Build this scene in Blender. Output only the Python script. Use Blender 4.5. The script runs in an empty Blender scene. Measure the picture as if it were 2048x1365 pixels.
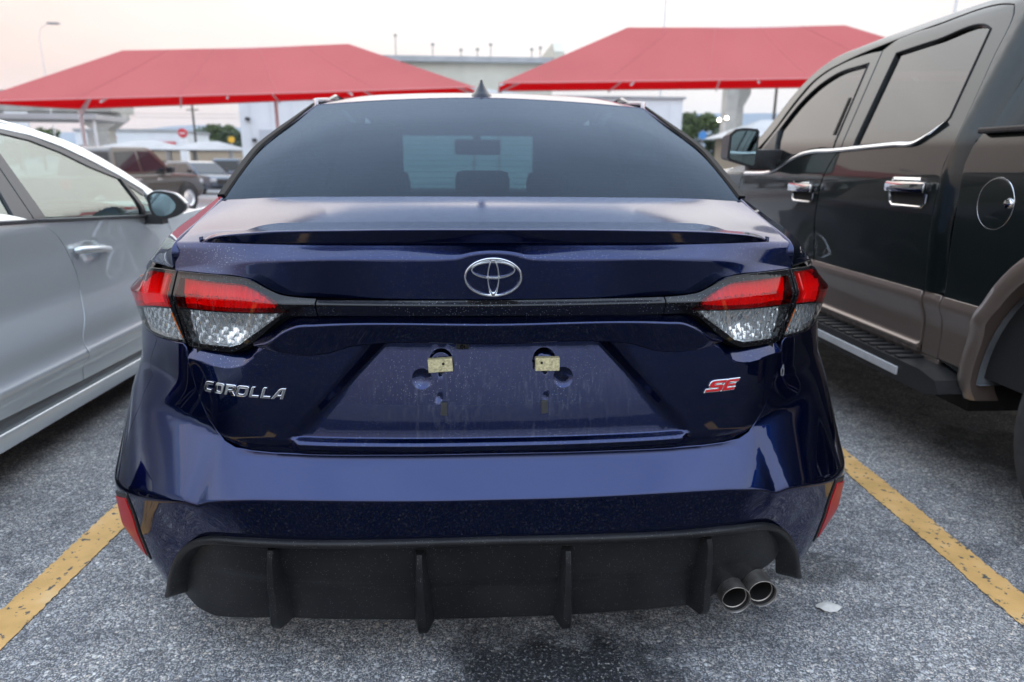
import bpy, bmesh, math, random
import numpy as np
from mathutils import Vector, Matrix
from mathutils.geometry import delaunay_2d_cdt

scene = bpy.context.scene
C = scene.collection
PI = math.pi
rad = math.radians

# ------------------------------------------------------------------ camera
cam_data = bpy.data.cameras.new('camera')
cam_data.lens = 24.0
cam_data.sensor_width = 36.0
cam_data.clip_start = 0.05
cam_data.clip_end = 20000
cam_data.dof.use_dof = True
cam_data.dof.focus_distance = 1.42
cam_data.dof.aperture_fstop = 3.2
cam_data.dof.aperture_blades = 9
cam = bpy.data.objects.new('camera', cam_data)
C.objects.link(cam)
_y, _p, _r = rad(3.406), rad(14.592), rad(0.344)
_f = Vector((math.sin(_y)*math.cos(_p), math.cos(_y)*math.cos(_p), -math.sin(_p)))
_rt = Vector((math.cos(_y), -math.sin(_y), 0)); _up = _rt.cross(_f)
_R = math.cos(_r)*_rt + math.sin(_r)*_up; _U = -math.sin(_r)*_rt + math.cos(_r)*_up
_m = Matrix((( _R.x, _U.x, -_f.x, -.0411), (_R.y, _U.y, -_f.y, -1.2983), (_R.z, _U.z, -_f.z, 1.1566), (0, 0, 0, 1)))
cam.matrix_world = _m
scene.camera = cam

# ------------------------------------------------------------------ light
SUN_EL, SUN_AZ = rad(2.0), rad(75.0)          # azimuth from +Y (ahead), negative = left
world = bpy.data.worlds.new('World'); scene.world = world; world.use_nodes = True
nt = world.node_tree; nt.nodes.clear()
wo = nt.nodes.new('ShaderNodeOutputWorld'); bg = nt.nodes.new('ShaderNodeBackground')
sk = nt.nodes.new('ShaderNodeTexSky'); sk.sky_type = 'NISHITA'; sk.sun_disc = False
sk.sun_elevation = SUN_EL; sk.sun_rotation = -SUN_AZ
sk.air_density = 1.0; sk.dust_density = 1.0; sk.ozone_density = 1.0; sk.altitude = 100
# thin high cloud veil after sunset: pale, warm towards the horizon
geo = nt.nodes.new('ShaderNodeTexCoord'); sep = nt.nodes.new('ShaderNodeSeparateXYZ'); nt.links.new(geo.outputs['Generated'], sep.inputs[0])
asn = nt.nodes.new('ShaderNodeMath'); asn.operation = 'ARCSINE'; nt.links.new(sep.outputs[2], asn.inputs[0])
nrm_ = nt.nodes.new('ShaderNodeMath'); nrm_.operation = 'DIVIDE'; nt.links.new(asn.outputs[0], nrm_.inputs[0]); nrm_.inputs[1].default_value = PI/2
cr = nt.nodes.new('ShaderNodeValToRGB'); el = cr.color_ramp.elements
VEIL = [(0, (.64, .68, .72)), (3, (.76, .74, .74)), (7, (.92, .85, .81)), (11, (1.02, .95, .91)), (17, (1.65, 1.55, 1.46)), (27, (2.05, 2.0, 1.95)), (50, (1.80, 2.0, 2.3)), (90, (1.5, 1.8, 2.2))]
for i, (d, c) in enumerate(VEIL):
    e_ = el[i] if i < 2 else el.new(d/90); e_.position = d/90; e_.color = (*[v/2.4 for v in c], 1)
nt.links.new(nrm_.outputs[0], cr.inputs[0])
cn = nt.nodes.new('ShaderNodeTexNoise'); cn.inputs['Scale'].default_value = 2.2; cn.inputs['Detail'].default_value = 5
cmp_ = nt.nodes.new('ShaderNodeMapping'); cmp_.inputs['Scale'].default_value = (1, 1, 3.5); nt.links.new(geo.outputs['Generated'], cmp_.inputs[0]); nt.links.new(cmp_.outputs[0], cn.inputs[0])
cmr = nt.nodes.new('ShaderNodeMapRange'); cmr.inputs[1].default_value = .3; cmr.inputs[2].default_value = .7; cmr.inputs[3].default_value = 22.; cmr.inputs[4].default_value = 27.; nt.links.new(cn.outputs[0], cmr.inputs[0])
vm = nt.nodes.new('ShaderNodeVectorMath'); vm.operation = 'SCALE'; # the afterglow is pinker on the left of the bays
lf = nt.nodes.new('ShaderNodeMapRange'); lf.interpolation_type = 'SMOOTHSTEP'; nt.links.new(sep.outputs[0], lf.inputs[0])
for i_, v_ in ((1, .15), (2, -.75), (3, 0.), (4, 1.)): lf.inputs[i_].default_value = v_
le = nt.nodes.new('ShaderNodeMapRange'); le.interpolation_type = 'SMOOTHSTEP'; nt.links.new(nrm_.outputs[0], le.inputs[0])
for i_, v_ in ((1, .04), (2, .30), (3, 1.), (4, 0.)): le.inputs[i_].default_value = v_
lm_ = nt.nodes.new('ShaderNodeMath'); lm_.operation = 'MULTIPLY'; nt.links.new(lf.outputs[0], lm_.inputs[0]); nt.links.new(le.outputs[0], lm_.inputs[1])
wm = nt.nodes.new('ShaderNodeMix'); wm.data_type = 'RGBA'; wm.blend_type = 'MULTIPLY'; nt.links.new(lm_.outputs[0], wm.inputs[0]); nt.links.new(cr.outputs[0], wm.inputs[6]); wm.inputs[7].default_value = (1, .78, .70, 1)
# and cooler on the side away from it
bk = nt.nodes.new('ShaderNodeMapRange'); bk.interpolation_type = 'SMOOTHSTEP'; nt.links.new(sep.outputs[1], bk.inputs[0])
for i_, v_ in ((1, .5), (2, -.8), (3, 0.), (4, 1.)): bk.inputs[i_].default_value = v_
wb_ = nt.nodes.new('ShaderNodeMix'); wb_.data_type = 'RGBA'; wb_.blend_type = 'MULTIPLY'; nt.links.new(bk.outputs[0], wb_.inputs[0]); nt.links.new(wm.outputs[2], wb_.inputs[6]); wb_.inputs[7].default_value = (.84, .95, 1.10, 1)
nt.links.new(wb_.outputs[2], vm.inputs[0]); nt.links.new(cmr.outputs[0], vm.inputs['Scale'])
sn = nt.nodes.new('ShaderNodeVectorMath'); sn.operation = 'SCALE'; nt.links.new(sk.outputs[0], sn.inputs[0]); sn.inputs['Scale'].default_value = .25
sa = nt.nodes.new('ShaderNodeVectorMath'); sa.operation = 'ADD'; nt.links.new(vm.outputs[0], sa.inputs[0]); nt.links.new(sn.outputs[0], sa.inputs[1])
bg.inputs['Strength'].default_value = 0.10
nt.links.new(sa.outputs[0], bg.inputs[0]); nt.links.new(bg.outputs[0], wo.inputs[0])
sun_d = bpy.data.lights.new('sun', 'SUN'); sun_d.energy = 0.5; sun_d.angle = rad(35); sun_d.color = (1, .86, .72)
sun = bpy.data.objects.new('sun', sun_d); C.objects.link(sun)
_sd = Vector((math.sin(SUN_AZ)*math.cos(SUN_EL), math.cos(SUN_AZ)*math.cos(SUN_EL), math.sin(SUN_EL)))
sun.rotation_euler = (-_sd).to_track_quat('-Z', 'Y').to_euler()
vs = scene.view_settings
vs.view_transform = 'Standard'; vs.look = 'None'; vs.gamma = 1; vs.use_curve_mapping = False
vs.exposure = 0.2
scene.cycles.max_bounces = 10; scene.cycles.transparent_max_bounces = 16
scene.cycles.caustics_reflective = False; scene.cycles.caustics_refractive = False
scene.cycles.sample_clamp_indirect = 6

# ------------------------------------------------------------------ materials
def mat(name, col, rough=.5, metal=0., coat=0., coat_r=.03, spec=.5, ior=None, emit=None, es=1.):
    m = bpy.data.materials.new(name); m.use_nodes = True
    b = m.node_tree.nodes['Principled BSDF']
    b.inputs['Base Color'].default_value = (*col, 1); b.inputs['Roughness'].default_value = rough
    b.inputs['Metallic'].default_value = metal; b.inputs['Coat Weight'].default_value = coat
    b.inputs['Coat Roughness'].default_value = coat_r; b.inputs['Specular IOR Level'].default_value = spec
    if ior: b.inputs['IOR'].default_value = ior
    if emit: b.inputs['Emission Color'].default_value = (*emit, 1); b.inputs['Emission Strength'].default_value = es
    return m
def N(m, t, **k):
    n = m.node_tree.nodes.new(t)
    for a, v in k.items():
        if hasattr(n, a): setattr(n, a, v)
        else: n.inputs[a].default_value = v
    return n
def LK(m, a, ao, b, bi): m.node_tree.links.new(a.outputs[ao], b.inputs[bi])
def ramp(m, src, so, stops):
    r = N(m, 'ShaderNodeValToRGB'); e = r.color_ramp.elements
    for i, (p, c) in enumerate(stops):
        c = (c, c, c) if not hasattr(c, '__len__') else c
        if i < 2: e[i].position = p; e[i].color = (*c, 1)
        else: x = e.new(p); x.color = (*c, 1)
    LK(m, src, so, r, 0); return r
def coords(m, sx=1., sy=1., sz=1.):
    t = N(m, 'ShaderNodeTexCoord'); mp = N(m, 'ShaderNodeMapping')
    mp.inputs['Scale'].default_value = (sx, sy, sz); LK(m, t, 'Object', mp, 0); return mp
def mixc(m, fac, fo, a, b, bt='MIX'):
    n = N(m, 'ShaderNodeMix'); n.data_type = 'RGBA'; n.blend_type = bt
    if fac is None: n.inputs[0].default_value = fo
    else: LK(m, fac, fo, n, 0)
    for v, i in ((a, 6), (b, 7)):
        if isinstance(v, tuple) and len(v) == 2: LK(m, v[0], v[1], n, i)
        else: n.inputs[i].default_value = (*v, 1)
    return n
def noise_tint(m, col, amt=.25, scale=20., detail=6, rough=None, stretch=(1, 1, 1), bump=0., bscale=None):
    """broken-up base colour (and roughness / relief) from noise"""
    b = m.node_tree.nodes['Principled BSDF']; mp = coords(m, *stretch)
    n = N(m, 'ShaderNodeTexNoise'); n.inputs['Scale'].default_value = scale; n.inputs['Detail'].default_value = detail
    LK(m, mp, 0, n, 0)
    lo = tuple(c*(1-amt) for c in col); hi = tuple(min(1, c*(1+amt)) for c in col)
    r = ramp(m, n, 0, [(.3, lo), (.7, hi)]); LK(m, r, 0, b, 'Base Color')
    if rough:
        rr = ramp(m, n, 0, [(.3, rough[0]), (.7, rough[1])]); LK(m, rr, 0, b, 'Roughness')
    if bump:
        n2 = N(m, 'ShaderNodeTexNoise'); n2.inputs['Scale'].default_value = bscale or scale*4; n2.inputs['Detail'].default_value = 3
        LK(m, mp, 0, n2, 0)
        bp = N(m, 'ShaderNodeBump'); bp.inputs['Strength'].default_value = bump; bp.inputs['Distance'].default_value = .002
        LK(m, n2, 0, bp, 'Height'); LK(m, bp, 0, b, 'Normal')
    return m
M = {}
def dusty_paint(name, col, metal, rough, dust=1., dots=True, ior=1.55, plate=False, crough=.018):
    """clear-coated car paint with dried rain spots and a thin uneven film of dust"""
    m = mat(name, col, rough, metal, 1., .025); b = m.node_tree.nodes['Principled BSDF']
    b.inputs['Coat IOR'].default_value = ior
    mp = coords(m)
    big = N(m, 'ShaderNodeTexNoise', Scale=3.2, Detail=5.); LK(m, mp, 0, big, 0)
    st = N(m, 'ShaderNodeMapping'); st.inputs['Scale'].default_value = (60, 60, 3.5)
    tc = N(m, 'ShaderNodeTexCoord'); LK(m, tc, 'Object', st, 0)
    stn = N(m, 'ShaderNodeTexNoise', Scale=1.0, Detail=4.); LK(m, st, 0, stn, 0)
    film = ramp(m, big, 0, [(.38, 0.), (.75, .055*dust)])
    stf = ramp(m, stn, 0, [(.5, 0.), (.8, .05*dust)])
    add = N(m, 'ShaderNodeMath', operation='ADD'); LK(m, film, 0, add, 0); LK(m, stf, 0, add, 1)
    fac = add
    if dots:
        def layer(scale, thr, dens):
            v = N(m, 'ShaderNodeTexVoronoi', Scale=scale); LK(m, mp, 0, v, 0)
            d = ramp(m, v, 'Distance', [(thr*.6, 1.), (thr, 0.)])
            sp = N(m, 'ShaderNodeSeparateColor'); LK(m, v, 'Color', sp, 0)
            g = N(m, 'ShaderNodeMath', operation='LESS_THAN'); LK(m, sp, 0, g, 0); g.inputs[1].default_value = dens
            mm = N(m, 'ShaderNodeMath', operation='MULTIPLY'); LK(m, d, 0, mm, 0); LK(m, g, 0, mm, 1)
            return mm
        a1 = layer(260., .22, .5); a2 = layer(130., .13, .35)
        mx = N(m, 'ShaderNodeMath', operation='MAXIMUM'); LK(m, a1, 0, mx, 0); LK(m, a2, 0, mx, 1)
        cl = N(m, 'ShaderNodeTexNoise', Scale=6., Detail=3.); LK(m, mp, 0, cl, 0)
        clr = ramp(m, cl, 0, [(.36, 0.), (.62, .62)])
        ml = N(m, 'ShaderNodeMath', operation='MULTIPLY'); LK(m, mx, 0, ml, 0); LK(m, clr, 0, ml, 1)
        a3 = N(m, 'ShaderNodeMath', operation='ADD'); LK(m, add, 0, a3, 0); LK(m, ml, 0, a3, 1); fac = a3
    if plate:   # run-off streaks dried on below the plate lamps
        tcp = N(m, 'ShaderNodeTexCoord'); sx = N(m, 'ShaderNodeSeparateXYZ'); LK(m, tcp, 'Object', sx, 0)
        ab = N(m, 'ShaderNodeMath', operation='ABSOLUTE'); LK(m, sx, 0, ab, 0)
        mx_ = N(m, 'ShaderNodeMapRange'); LK(m, ab, 0, mx_, 0)
        for i_, v_ in ((1, .36), (2, .22), (3, 0.), (4, 1.)): mx_.inputs[i_].default_value = v_
        mz_ = N(m, 'ShaderNodeMapRange'); LK(m, sx, 2, mz_, 0)
        for i_, v_ in ((1, .80), (2, .72), (3, 0.), (4, 1.)): mz_.inputs[i_].default_value = v_
        st2 = N(m, 'ShaderNodeMapping'); st2.inputs['Scale'].default_value = (150, 150, 11); LK(m, tcp, 'Object', st2, 0)
        s2 = N(m, 'ShaderNodeTexNoise', Scale=1.0, Detail=5.); LK(m, st2, 0, s2, 0); s2r = ramp(m, s2, 0, [(.50, 0.), (.76, .11)])
        cl2 = N(m, 'ShaderNodeTexNoise', Scale=9., Detail=4.); LK(m, mp, 0, cl2, 0); c2r = ramp(m, cl2, 0, [(.38, 0.), (.62, 1.)])
        q1 = N(m, 'ShaderNodeMath', operation='MULTIPLY'); LK(m, s2r, 0, q1, 0); LK(m, c2r, 0, q1, 1)
        q2 = N(m, 'ShaderNodeMath', operation='MULTIPLY'); LK(m, mx_, 0, q2, 0); LK(m, mz_, 0, q2, 1)
        lo_ = N(m, 'ShaderNodeMapRange'); LK(m, sx, 2, lo_, 0)
        for i_, v_ in ((1, .58), (2, .61), (3, 0.), (4, 1.)): lo_.inputs[i_].default_value = v_
        q2b = N(m, 'ShaderNodeMath', operation='MULTIPLY'); LK(m, q2, 0, q2b, 0); LK(m, lo_, 0, q2b, 1)
        q3 = N(m, 'ShaderNodeMath', operation='MULTIPLY'); LK(m, q1, 0, q3, 0); LK(m, q2b, 0, q3, 1)
        q4 = N(m, 'ShaderNodeMath', operation='ADD'); LK(m, fac, 0, q4, 0); LK(m, q3, 0, q4, 1); fac = q4
    mc = mixc(m, fac, 0, col, (.38, .41, .47)); LK(m, mc, 2, b, 'Base Color')
    cr = ramp(m, fac, 0, [(0., crough), (.25, .35)]); LK(m, cr, 0, b, 'Coat Roughness')
    cw = ramp(m, fac, 0, [(0.05, 1.), (.5, .25)]); LK(m, cw, 0, b, 'Coat Weight')
    return m
M['blue'] = dusty_paint('blue_paint', (.0015, .0095, .060), .95, .25, .03, True, 1.5, True)
M['blue_clean'] = dusty_paint('blue_paint_smooth', (.0015, .0095, .060), .95, .25, .02, False, 1.5)
M['blue_top'] = dusty_paint('blue_paint_dusty_top', (.0015, .0095, .060), .95, .25, .08, True, 1.5, False, .07)
for k_ in ('blue', 'blue_clean', 'blue_top'): M[k_].node_tree.nodes['Principled BSDF'].inputs['Specular Tint'].default_value = (.25, .32, .5, 1)
M['silver'] = dusty_paint('silver_paint', (.74, .79, .81), .60, .34, .15, False)
M['green'] = dusty_paint('dark_green_paint', (.006, .010, .010), .2, .35, .06, False, 1.42)
M['tan'] = dusty_paint('tan_paint', (.20, .155, .13), .55, .36, .3, False, 1.45)
M['green'].node_tree.nodes['Principled BSDF'].inputs['Specular IOR Level'].default_value = .15
M['fin'] = mat('dark_navy_gloss', (.004, .007, .018), .22, spec=.35)
M['brown'] = dusty_paint('bronze_paint', (.055, .047, .042), .6, .34, .1, False, 1.6)
M['navy'] = dusty_paint('slate_paint', (.05, .07, .10), .5, .34, .2, False)
M['white_car'] = dusty_paint('white_paint', (.75, .77, .79), .0, .35, .2, False)
M['gap'] = mat('dark_gap', (.006, .006, .007), .8)
M['gloss_black'] = dusty_paint('gloss_black', (.005, .005, .006), 0., .3, .02, True, 1.42)
M['gloss_black'].node_tree.nodes['Principled BSDF'].inputs['Specular IOR Level'].default_value = .05
M['gloss_trim'] = mat('gloss_black_trim', (.004, .004, .005), .5, 0, 0, spec=.08)
M['trim'] = noise_tint(mat('black_trim', (.016, .016, .017), .42), (.016, .016, .017), .3, 60)
M['rubber'] = noise_tint(mat('tyre_rubber', (.022, .022, .023), .75), (.024, .024, .025), .35, 30, bump=.2)
def dusty_plastic():
    m = mat('textured_plastic', (.009, .009, .010), .45, spec=.3); b = m.node_tree.nodes['Principled BSDF']; mp = coords(m)
    v = N(m, 'ShaderNodeTexVoronoi', Scale=250.); LK(m, mp, 0, v, 0)
    d = ramp(m, v, 'Distance', [(.1, .8), (.17, 0.)])
    sp = N(m, 'ShaderNodeSeparateColor'); LK(m, v, 'Color', sp, 0)
    g = N(m, 'ShaderNodeMath', operation='LESS_THAN'); LK(m, sp, 0, g, 0); g.inputs[1].default_value = .36
    mm = N(m, 'ShaderNodeMath', operation='MULTIPLY'); LK(m, d, 0, mm, 0); LK(m, g, 0, mm, 1)
    n = N(m, 'ShaderNodeTexNoise', Scale=9., Detail=6.); LK(m, mp, 0, n, 0)
    nr = ramp(m, n, 0, [(.35, 0.), (.8, .035)])
    a = N(m, 'ShaderNodeMath', operation='MAXIMUM'); LK(m, mm, 0, a, 0); LK(m, nr, 0, a, 1)
    mc = mixc(m, a, 0, (.009, .009, .010), (.32, .31, .30)); LK(m, mc, 2, b, 'Base Color')
    g2 = N(m, 'ShaderNodeTexNoise', Scale=900., Detail=2.); LK(m, mp, 0, g2, 0)
    bp = N(m, 'ShaderNodeBump'); bp.inputs['Strength'].default_value = .25; bp.inputs['Distance'].default_value = .0006
    LK(m, g2, 0, bp, 'Height'); LK(m, bp, 0, b, 'Normal'); return m
M['plastic'] = dusty_plastic()
M['chrome'] = mat('chrome', (.82, .83, .84), .06, 1.)
M['satin'] = mat('satin_chrome', (.74, .75, .77), .25, 1.)
M['steel'] = noise_tint(mat('exhaust_steel', (.36, .33, .30), .3, .85), (.36, .33, .30), .25, 40, rough=(.25, .45))
M['soot'] = mat('soot', (.012, .011, .010), .9)
M['red_print'] = mat('red_enamel', (.55, .008, .012), .3, 0, .6)
M['red_reflector'] = mat('red_reflector', (.45, .003, .007), .4, 0, .1)
M['amber'] = mat('amber_bulb', (.7, .16, .015), .3)
M['mirror'] = mat('mirror_glass', (.30, .42, .45), .03, 1.)
M['brass'] = noise_tint(mat('yellowed_bracket', (.50, .44, .25), .55), (.50, .44, .25), .35, 260, detail=3)
M['grey_pad'] = noise_tint(mat('grey_pad', (.035, .036, .035), .7), (.035, .036, .035), .2, 80)
M['paper'] = noise_tint(mat('paper', (.62, .60, .57), .8), (.62, .59, .54), .15, 40)
M['interior'] = mat('dark_interior', (.012, .012, .013), .85)
M['seat_cloth'] = noise_tint(mat('seat_cloth', (.03, .03, .032), .9), (.03, .03, .032), .25, 90)
M['concrete'] = noise_tint(mat('concrete', (.40, .385, .35), .85), (.40, .385, .35), .18, 1.2, bump=.2)
M['white_wall'] = noise_tint(mat('white_metal_wall', (.66, .68, .69), .55), (.66, .68, .69), .06, .6)
M['cream_wall'] = noise_tint(mat('cream_metal_wall', (.52, .50, .42), .6), (.52, .50, .42), .08, .5)
M['roof_metal'] = noise_tint(mat('grey_roof_metal', (.34, .35, .36), .45, .3), (.34, .35, .36), .12, .8)
M['grey_fabric'] = noise_tint(mat('grey_fabric', (.40, .39, .38), .9), (.40, .39, .38), .1, .8)
M['post'] = mat('white_post', (.66, .66, .65), .5)
M['pole'] = mat('dark_pole', (.07, .06, .05), .8)
M['defroster'] = mat('defroster_wire', (.05, .035, .025), .6)
M['pale_pole'] = mat('pale_pole', (.62, .61, .60), .5)
M['lamp_pole'] = mat('lamp_pole', (.30, .30, .30), .5, .5)
M['sign_red'] = mat('sign_red', (.55, .03, .04), .5)
M['sign_white'] = mat('sign_white', (.75, .75, .74), .5)
M['sign_yellow'] = mat('sign_yellow', (.75, .42, .03), .5)
M['sign_blue'] = mat('sign_blue', (.06, .22, .50), .5)
M['dark_wall'] = mat('dark_wall', (.09, .075, .065), .8)
M['store_wall'] = mat('tan_wall', (.36, .29, .21), .8)
M['head_lamp'] = mat('lit_lamp', (1, .8, .5), .5, emit=(1, .72, .38), es=9)
M['white_lamp'] = mat('lit_lamp_white', (1, .95, .85), .5, emit=(1, .9, .75), es=9)
def glass(name, tint, f0=.04, refl=(1, 1, 1), rough=0.0):
    """thin pane: tinted transmission plus a two-sided Fresnel reflection"""
    m = bpy.data.materials.new(name); m.use_nodes = True; t = m.node_tree; t.nodes.clear()
    o = t.nodes.new('ShaderNodeOutputMaterial'); mx = t.nodes.new('ShaderNodeMixShader')
    tr = t.nodes.new('ShaderNodeBsdfTransparent'); tr.inputs[0].default_value = (*tint, 1)
    gl = t.nodes.new('ShaderNodeBsdfGlossy'); gl.inputs['Roughness'].default_value = rough; gl.inputs[0].default_value = (*refl, 1)
    g = t.nodes.new('ShaderNodeNewGeometry'); d = t.nodes.new('ShaderNodeVectorMath'); d.operation = 'DOT_PRODUCT'
    t.links.new(g.outputs['Normal'], d.inputs[0]); t.links.new(g.outputs['Incoming'], d.inputs[1])
    def ma(op, a, b):
        n = t.nodes.new('ShaderNodeMath'); n.operation = op
        for i, v in enumerate((a, b)):
            if v is None: continue
            if isinstance(v, (int, float)): n.inputs[i].default_value = v
            else: t.links.new(v, n.inputs[i])
        return n.outputs[0]
    c = ma('ABSOLUTE', d.outputs['Value'], None); p = ma('POWER', ma('SUBTRACT', 1., c), 5.)
    f = ma('ADD', ma('MULTIPLY', p, 1-f0), f0)
    t.links.new(f, mx.inputs[0]); t.links.new(tr.outputs[0], mx.inputs[1]); t.links.new(gl.outputs[0], mx.inputs[2])
    t.links.new(mx.outputs[0], o.inputs[0]); return m
M['rear_glass'] = glass('tinted_rear_glass', (.11, .18, .185), .03, (.30, .39, .53), .03)
M['side_glass'] = glass('dark_side_glass', (.035, .045, .05), .05)
M['pale_glass'] = glass('green_side_glass', (.42, .56, .53), .22, (.92, 1, .97))
M['dark_mirror_glass'] = glass('dark_mirror_glass', (.03, .036, .04), .11)
M['side_glass_far'] = mat('vehicle_glass', (.02, .025, .03), .05, 0, .3)
M['clear_plastic'] = mat('lamp_plastic', (.55, .57, .6), .15, .3)
M['sill_grey'] = mat('sill_grey', (.14, .145, .15), .5)
M['satin_grey'] = mat('satin_grey_trim', (.055, .056, .06), .38)
M['mud_liner'] = noise_tint(mat('mud_liner', (.10, .11, .12), .9), (.10, .11, .12), .5, 7)
M['red_seam'] = mat('red_seam', (.53, .15, .145), .9)
M['red_hem'] = mat('red_hem', (.66, .23, .22), .8)
M['grey_board'] = mat('grey_board', (.45, .47, .5), .6)
M['wind_glass'] = glass('windscreen_glass', (.50, .78, .75), .05)
M['red_lens'] = glass('red_lens', (.95, .012, .02))
M['clear_lens'] = glass('clear_lens', (.93, .95, .95))
M['lens_white'] = mat('reflector_white', (.88, .88, .88), .45, .1)
M['aluminium'] = noise_tint(mat('brushed_aluminium', (.62, .62, .63), .4, .35), (.62, .62, .63), .1, 20)
M['lens_chrome'] = mat('reflector_chrome', (.92, .94, .96), .13, .85)
def shade_cloth(name, col, through):
    m = bpy.data.materials.new(name); m.use_nodes = True; t = m.node_tree; t.nodes.clear()
    o = t.nodes.new('ShaderNodeOutputMaterial'); mx = t.nodes.new('ShaderNodeMixShader'); mx.inputs[0].default_value = .42
    d = t.nodes.new('ShaderNodeBsdfDiffuse'); tl = t.nodes.new('ShaderNodeBsdfTranslucent'); tl.inputs[0].default_value = (*through, 1)
    co = t.nodes.new('ShaderNodeTexCoord'); n = t.nodes.new('ShaderNodeTexNoise'); n.inputs['Scale'].default_value = .5; n.inputs['Detail'].default_value = 4
    r = t.nodes.new('ShaderNodeValToRGB'); e = r.color_ramp.elements
    e[0].position = .3; e[0].color = (*[c*.95 for c in col], 1); e[1].position = .7; e[1].color = (*[min(1, c*1.03) for c in col], 1)
    bf = t.nodes.new('ShaderNodeNewGeometry'); sd = t.nodes.new('ShaderNodeMix'); sd.data_type = 'RGBA'; sd.inputs[7].default_value = (through[0], through[1]*2, through[2]*2, 1)   # shaded underside coloured deeper red, skylit top painted paler
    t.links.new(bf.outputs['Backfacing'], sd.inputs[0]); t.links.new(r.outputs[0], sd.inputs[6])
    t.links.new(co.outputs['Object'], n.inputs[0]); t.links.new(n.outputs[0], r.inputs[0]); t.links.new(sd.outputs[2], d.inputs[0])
    t.links.new(d.outputs[0], mx.inputs[1]); t.links.new(tl.outputs[0], mx.inputs[2]); t.links.new(mx.outputs[0], o.inputs[0]); return m
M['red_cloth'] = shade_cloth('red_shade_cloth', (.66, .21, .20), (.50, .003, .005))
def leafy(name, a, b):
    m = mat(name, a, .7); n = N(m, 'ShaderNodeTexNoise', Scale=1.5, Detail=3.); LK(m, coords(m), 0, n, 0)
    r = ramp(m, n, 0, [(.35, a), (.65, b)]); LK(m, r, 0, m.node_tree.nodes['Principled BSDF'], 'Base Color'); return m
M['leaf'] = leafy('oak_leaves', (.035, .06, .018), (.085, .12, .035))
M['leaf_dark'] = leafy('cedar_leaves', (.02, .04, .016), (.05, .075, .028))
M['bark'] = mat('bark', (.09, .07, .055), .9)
M['hill'] = leafy('hazy_hill_scrub', (.10, .15, .20), (.13, .18, .23))  # distance haze is put into the scrub colour as blue

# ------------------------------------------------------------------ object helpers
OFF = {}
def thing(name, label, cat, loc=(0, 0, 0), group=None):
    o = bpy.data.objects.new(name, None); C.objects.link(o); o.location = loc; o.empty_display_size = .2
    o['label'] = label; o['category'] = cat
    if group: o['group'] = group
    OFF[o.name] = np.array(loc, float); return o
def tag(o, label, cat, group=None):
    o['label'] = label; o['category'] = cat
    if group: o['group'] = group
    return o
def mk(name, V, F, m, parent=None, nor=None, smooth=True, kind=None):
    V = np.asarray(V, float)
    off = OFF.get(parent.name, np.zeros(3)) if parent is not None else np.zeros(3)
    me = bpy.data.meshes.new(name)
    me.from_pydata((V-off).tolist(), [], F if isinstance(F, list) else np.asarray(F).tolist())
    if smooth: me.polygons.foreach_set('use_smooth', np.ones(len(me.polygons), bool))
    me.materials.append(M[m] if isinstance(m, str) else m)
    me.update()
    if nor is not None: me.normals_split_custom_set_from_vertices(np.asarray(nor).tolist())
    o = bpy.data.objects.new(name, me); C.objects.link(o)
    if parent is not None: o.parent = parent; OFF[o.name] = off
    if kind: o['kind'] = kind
    return o
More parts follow.
